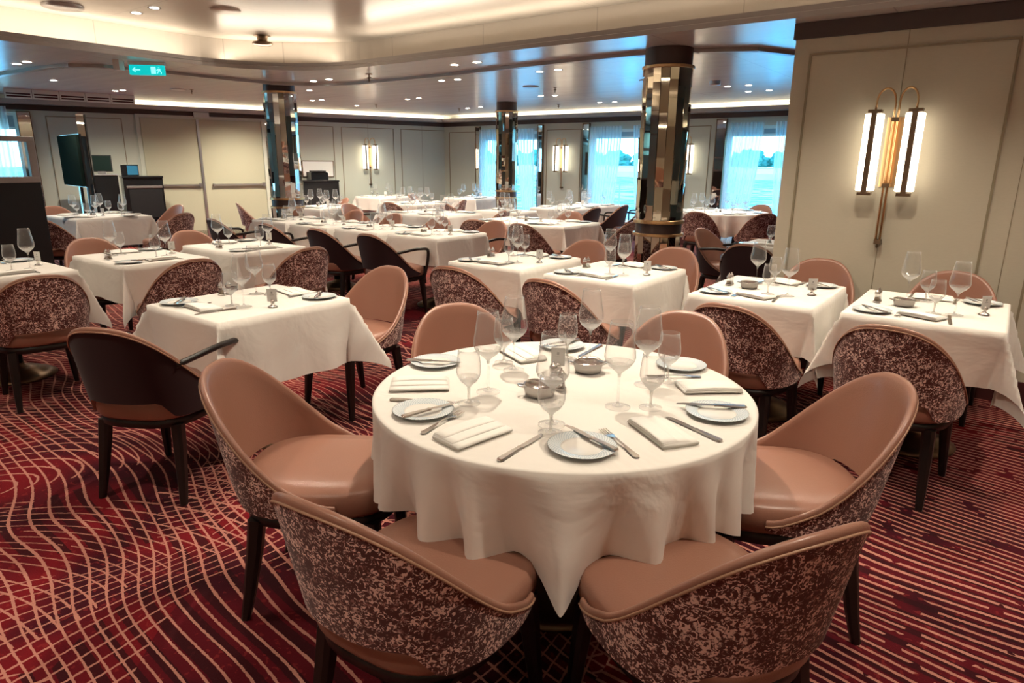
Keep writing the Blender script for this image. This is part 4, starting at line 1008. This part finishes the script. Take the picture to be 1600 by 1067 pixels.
# ------------------------------------------------------------------ the foreground round table
def round_settings():
    # (angle of diner, phrase)
    # plates
    for x, y, lb in ((-.805, 1.388, 'nearest the camera'), (-1.31, 1.322, 'front left'), (-1.62, 1.705, 'back left'), (-.892, 2.232, 'back right'), (-.616, 1.843, 'right'), (-1.38, 2.19, 'rearmost')):
        item(PL, x, y, 0, 'white side plate with pale patterned rim, %s on the foreground round table' % lb, 'plate')
    def along(p, a, b, label, cat, dz=0):
        (x0, y0), (x1, y1) = a, b; ang = math.degrees(math.atan2(y1 - y0, x1 - x0)) - 90
        item(p, (x0 + x1) / 2, (y0 + y1) / 2, ang, label, cat, dz=dz)
    along(KN, (-.93, 1.199), (-.938, 1.393), 'table knife left of the nearest plate on the round table', 'knife')
    along(KN, (-.72, 1.405), (-.891, 1.481 - .02), 'butter knife lying across the nearest plate on the round table', 'knife', .0135)
    along(FK, (-.655, 1.418), (-.832, 1.532), 'fork right of the nearest plate on the round table', 'fork')
    along(KN, (-1.468, 1.332), (-1.292, 1.44), 'table knife above the front left plate on the round table', 'knife')
    along(KN, (-1.303, 1.238), (-1.262, 1.417), 'butter knife lying across the front left plate on the round table', 'knife', .0135)
    along(FK, (-1.198, 1.191), (-1.219, 1.40), 'fork between the front left plate and napkin on the round table', 'fork')
    along(KN, (-1.70, 1.64), (-1.53, 1.735), 'butter knife lying across the back left plate on the round table', 'knife', .0135)
    along(KN, (-.557, 1.917), (-.723, 1.822), 'butter knife lying across the right plate on the round table', 'knife', .0135)
    along(KN, (-.533, 1.653), (-.716, 1.727), 'table knife right of the front right napkin on the round table', 'knife')
    along(KN, (-1.266, 2.30), (-1.25, 2.11), 'table knife pointing at the rear small glass on the round table', 'knife')
    along(FK, (-.78, 2.16), (-.94, 2.03), 'fork under the folded napkin at the back right of the round table', 'fork')
    along(KN, (-1.36, 2.27), (-1.42, 2.11), 'butter knife on the rearmost plate of the round table', 'knife', .0135)
    along(NP, (-1.10, 1.18), (-1.065, 1.38), 'folded white napkin at the front left edge of the round table', 'napkin')
    along(NP, (-1.555, 1.42), (-1.41, 1.55), 'folded white napkin at the left edge of the round table', 'napkin')
    along(NP, (-.60, 1.55), (-.765, 1.665), 'folded white napkin right of the nearest fork on the round table', 'napkin')
    along(NP, (-.645, 2.12), (-.80, 1.985), 'folded white napkin at the right side of the round table', 'napkin')
    along(NP, (-1.50, 2.02), (-1.36, 1.95), 'folded white napkin at the back left of the round table', 'napkin')
    for x, y, lb in ((-1.345, 1.818, 'second from the left'), (-1.272, 1.581, 'leftmost'), (-.957, 1.475, 'in the very front'), (-1.206, 2.11, 'rearmost, right of the middle'), (-.876, 1.715, 'right, near the front'), (-.902, 1.96, 'far right, behind another glass')):
        item(G_T, x, y, 0, 'tall wine glass on the foreground round table, %s' % lb, 'wine glass')
    for x, y, lb in ((-1.252, 1.462, 'leftmost'), (-.925, 1.392 + .03, 'in the very front'), (-1.275, 2.06, 'rearmost'), (-.794, 1.770, 'right, near the front'), (-.86, 2.04, 'far right, behind'), (-1.43, 1.87, 'at the back left')):
        item(G_S, x, y, 0, 'small water glass on the foreground round table, %s' % lb, 'water glass')
    item(BW, -1.125, 1.66, 37, 'small silver bowl on the round table, the nearer of the two', 'bowl')
    item(BW, -1.13, 1.97, 37, 'small silver bowl on the round table, the farther of the two', 'bowl')
    item(SH['s'], -1.16, 1.79, 0, 'salt shaker by the nearer silver bowl on the round table', 'salt shaker')
    item(SH['p'], -1.10, 1.745, 0, 'pepper shaker by the nearer silver bowl on the round table', 'pepper shaker')
    item(HD, -1.20, 1.88, 30, 'silver card holder in the middle of the round table', 'card holder')
round_settings()

# ------------------------------------------------------------------ settings on the square tables
def setting(cx, cy_, ang, d, desc, side, full=True, spread=1.0):
    """diner sits at distance d from the table centre in direction ang; places items for one person"""
    u = Vector((cos(R(ang)), sin(R(ang)))); v = Vector((-u.y, u.x))    # v = diner's right... looking to -u
    jr = lambda s: random.uniform(-s, s)
    def at(r_, s): p = Vector((cx, cy_)) + u * r_ + v * s; return p.x, p.y
    rz = ang + 90
    g = 'place settings on the square table ' + desc
    on = '%s side of table %s' % (side, desc)
    x, y = at(d - .11, -.22 * spread); item(PL, x, y, 0, 'white side plate, ' + on, 'plate')
    x2, y2 = at(d - .11, -.21 * spread); item(KN, x2, y2, rz + 55 + jr(15), 'butter knife on the side plate, ' + on, 'knife', dz=.0135)
    x, y = at(d - .12, 0 + jr(.01)); item(NP, x, y, rz + 80 + jr(12), 'folded white napkin, ' + on, 'napkin')
    if full:
        x, y = at(d - .12, .115 * spread); item(KN, x, y, rz + 180 + jr(8), 'table knife beside the napkin, ' + on, 'knife')
        x, y = at(d - .12, -.10 * spread); item(FK, x, y, rz + 180 + jr(8), 'fork beside the napkin, ' + on, 'fork')
    x, y = at(d - .26 + jr(.01), .13 * spread + jr(.015)); item(G_T, x, y, 0, 'tall wine glass, ' + on, 'wine glass')
    x, y = at(d - .235 + jr(.01), .04 * spread + jr(.015)); item(G_S, x, y, 0, 'small water glass, ' + on, 'water glass')
def extras(cx, cy_, ax, d, desc, bowl=False, holder=True):
    u = Vector((cos(R(ax)), sin(R(ax)))); v = Vector((-u.y, u.x))
    p = Vector((cx, cy_)) + u * d + v * -.02; item(SH['s'], p.x, p.y, 0, 'salt shaker on the table ' + desc, 'salt shaker')
    p = p + v * .045; item(SH['p'], p.x, p.y, 0, 'pepper shaker on the table ' + desc, 'pepper shaker')
    if holder:
        p = Vector((cx, cy_)) - u * d + v * .03; item(HD, p.x, p.y, 35 + random.uniform(-12, 12), 'silver holder with a white card on the table ' + desc, 'card holder')
    if bowl:
        p = Vector((cx, cy_)) + u * (d - .13) + v * .04; item(BW, p.x, p.y, 20, 'small silver bowl on the table ' + desc, 'bowl')
for key in 'ABCDG':
    x, y, w_, h_, ds = tables[key]
    setting(x, y, -90, h_ / 2, ds, 'nearer'); setting(x, y, 90, h_ / 2, ds, 'farther'); extras(x, y, 180, .24, ds, key in 'CD')
for key in 'EFK':
    x, y, w_, h_, ds = tables[key]
    setting(x, y, 0, w_ / 2, ds, 'right'); setting(x, y, 180, w_ / 2, ds, 'left'); extras(x, y, 270, .23, ds)
for key in ('I1', 'I2', 'I3', 'I4'):
    x, y, w_, h_, ds = tables[key]
    setting(x, y, -90, h_ / 2, ds, 'nearer', False); setting(x, y, 90, h_ / 2, ds, 'farther', False); extras(x, y, 180, .20, ds)
def far_setting(key, spots):
    x, y, w_, h_, ds = tables[key]
    for (sx_, sy, ang) in spots:
        u = Vector((cos(R(ang)), sin(R(ang)))); v = Vector((-u.y, u.x)); c = Vector((x + sx_, y + sy))
        q = c + u * -.03 + v * .08; item(G_T, q.x, q.y, 0, 'tall wine glass among those on the table ' + ds, 'wine glass', 'tall glasses on the table ' + ds)
        q = c + u * -.02 - v * .02; item(G_S, q.x, q.y, 0, 'small water glass among those on the table ' + ds, 'water glass', 'small glasses on the table ' + ds)
        q = c + u * .12 - v * .17; item(PL, q.x, q.y, 0, 'white side plate among those on the table ' + ds, 'plate', 'side plates on the table ' + ds)
        q = c + u * .11; item(NP, q.x, q.y, ang + 170, 'folded napkin among those on the table ' + ds, 'napkin', 'napkins on the table ' + ds)
    extras(x, y, 200, .10, ds)
far_setting('H', [(-.38, -.18, -90), (.38, -.18, -90), (-.38, .18, 90), (.38, .18, 90)])
far_setting('M3', [(-.3, -.2, -90), (.3, -.2, -90), (-.3, .2, 90), (.3, .2, 90)])
far_setting('M5', [(-.2, -.18, -90), (.2, -.18, -90), (-.2, .18, 90), (.2, .18, 90)])
far_setting('M2', [(-.22, -.2, -90), (.22, -.2, -90), (-.22, .2, 90), (.22, .2, 90)])
far_setting('M1', [(-.1, -.18, -90), (.1, .18, 90)])
far_setting('M4', [(-.2, -.32, -90), (.2, -.2, 0), (-.2, .2, 180), (.2, .3, 90)])
far_setting('M6', [(.1, -.12, 0), (-.1, .1, 180)])
far_setting('M7', [(.18, -.55, 0), (.18, .05, 0), (.18, .6, 0), (-.18, -.55, 180), (-.18, .05, 180), (-.18, .6, 180)])
far_setting('N', [(.2, -.2, -45), (-.22, -.2, 225), (.22, .22, 45), (-.2, .2, 135)])
far_setting('S', [(-.05, -.12, -90), (.05, .12, 90)])
for k in range(6):
    a = k * 60 + 20; c = Vector((-3.72, 10.35)); u = Vector((cos(R(a)), sin(R(a)))); v = Vector((-u.y, u.x))
    q = c + u * .38 + v * .09; item(G_T, q.x, q.y, 0, 'tall wine glass among those on the far round table', 'wine glass', 'tall glasses on the far round table')
    q = c + u * .40 - v * .01; item(G_S, q.x, q.y, 0, 'small water glass among those on the far round table', 'water glass', 'small glasses on the far round table')
    q = c + u * .57 - v * .18; item(PL, q.x, q.y, 0, 'white side plate among those on the far round table', 'plate', 'side plates on the far round table')
    q = c + u * .57; item(NP, q.x, q.y, a + 170, 'folded napkin among those on the far round table', 'napkin', 'napkins on the far round table')
item(SH['s'], -3.70, 10.2, 0, 'salt shaker on the far round table', 'salt shaker'); item(SH['p'], -3.65, 10.22, 0, 'pepper shaker on the far round table', 'pepper shaker')

# ------------------------------------------------------------------ furniture at the far left
def boxthing(name, parts, loc, rz, label, cat):
    r = thing(name, loc, rz); tag(r, label, cat)
    out = {}
    for pn, (x0, x1, y0, y1, z0, z1), m in parts:
        b = MB(); b.box(x0, x1, y0, y1, z0, z1); bevel(b.obj(pn, M[m], r), .004)
    return r
# black divider with a framed glass top
boxthing('room_divider', [('lower_panel', (-.03, .03, -2.6, 0, 0, 1.23), 'blackm'), ('frame_rail', (-.035, .035, -2.6, 0, 1.23, 1.29), 'lip'), ('frame_rail', (-.035, .035, -2.6, 0, 1.63, 1.68), 'lip'), ('frame_post', (-.035, .035, -.07, 0, 1.29, 1.63), 'lip'), ('frame_post', (-.035, .035, -2.6, -2.53, 1.29, 1.63), 'lip'), ('glass_pane', (-.004, .004, -2.53, -.07, 1.29, 1.63), 'pane')],
         (-8.1, 2.72, 0), 0, 'tall black room divider with a framed glass top at the left edge', 'room divider')
def wl(yy, off, z=0): return DW(yy, off, z)
boxthing('buffet_cabinet', [('body', (-.29, .31, -.52, -.02, .10, 1.16), 'black'), ('worktop', (-.30, .32, -.54, 0, 1.16, 1.19), 'black'), ('niche_panel', (-.22, .28, -.525, -.515, .50, .98), 'blackm'), ('niche_trim', (-.25, .29, -.535, -.52, .99, 1.03), 'steel'), ('plinth', (-.28, .29, -.48, -.02, 0, .10), 'blackm')], wl(5.87, .48), DWA, 'wide black buffet cabinet left of the double doors', 'cabinet')
boxthing('serving_cabinet', [('body', (-.17, .17, -.52, -.02, 0, 1.20), 'black'), ('worktop', (-.18, .18, -.53, -.01, 1.20, 1.22), 'steel')], wl(5.37, .48), DWA, 'narrow black cabinet left of the wide buffet cabinet', 'cabinet')
boxthing('monitor', [('housing', (-.16, .16, -.03, .01, .04, .31), 'blackm'), ('display', (-.145, .145, -.035, -.03, .055, .295), 'screen'), ('stand', (-.06, .06, -.08, .06, 0, .045), 'steel')], wl(5.34, .78, 1.22), DWA - .1, 'black framed monitor on the narrow black cabinet', 'monitor')
boxthing('payment_terminal', [('housing', (-.13, .13, -.04, .04, 0, .19), 'black'), ('display', (-.04, .12, -.045, -.04, .02, .17), 'blue')], wl(5.72, .85, 1.19), DWA, 'small dark terminal with a blue screen on the wide buffet', 'terminal')
boxthing('storage_cabinet', [('body', (-.37, .37, -.45, -.02, .08, 1.05), 'black'), ('worktop', (-.38, .38, -.46, -.01, 1.05, 1.08), 'black'), ('plinth', (-.35, .35, -.42, -.04, 0, .08), 'blackm')], wl(8.98, .02), DWA, 'black cabinet against the far wall right of the left column', 'cabinet')
boxthing('printer', [('housing', (-.18, .18, -.15, .15, 0, .16), 'black'), ('paper_tray', (-.13, .13, -.17, .10, .16, .19), 'blackm')], wl(8.98, .25, 1.08), DWA, 'black printer on the cabinet right of the left column', 'printer')
boxthing('picture_frame', [('frame', (-.34, .34, -.02, 0, 1.13, 1.47), 'bronze'), ('picture', (-.32, .32, -.022, -.02, 1.15, 1.45), 'card')], wl(9.08, .0), DWA, 'wide pale picture in a dark frame above the black cabinet', 'picture')
boxthing('switch_plate', [('plate', (-.05, .05, -.015, 0, 1.16, 1.30), 'bronze'), ('key_slot', (-.02, .02, -.018, -.015, 1.34, 1.40), 'bronze')], wl(8.2, .0), DWA, 'small bronze control plate right of the double doors', 'switch')
tv = thing('television', (-11.06, 4.15, 0), R(351)); tag(tv, 'dark flat television on a floor stand at far left', 'television')
b = MB(); b.box(-.56, .56, -.02, .02, 1.09, 1.79); bevel(b.obj('screen', M['screen'], tv), .004)
b = MB(); b.box(-.57, .57, .0205, .05, 1.08, 1.80); b.obj('housing', M['black'], tv)
b = MB(); b.box(-.04, .04, .05, .09, 0, 1.5); b.box(-.28, .28, -.15, .25, 0, .02); b.obj('stand', M['black'], tv)
boxthing('mirrored_post', [('mirror_face', (-.05, .05, -.05, .05, 0, 2.10), 'mirror2'), ('edge_strip', (.05, .065, -.05, .05, 0, 2.10), 'black')], (-11.32, 4.46, 0), R(60), 'thin mirrored post beside the television', 'post')
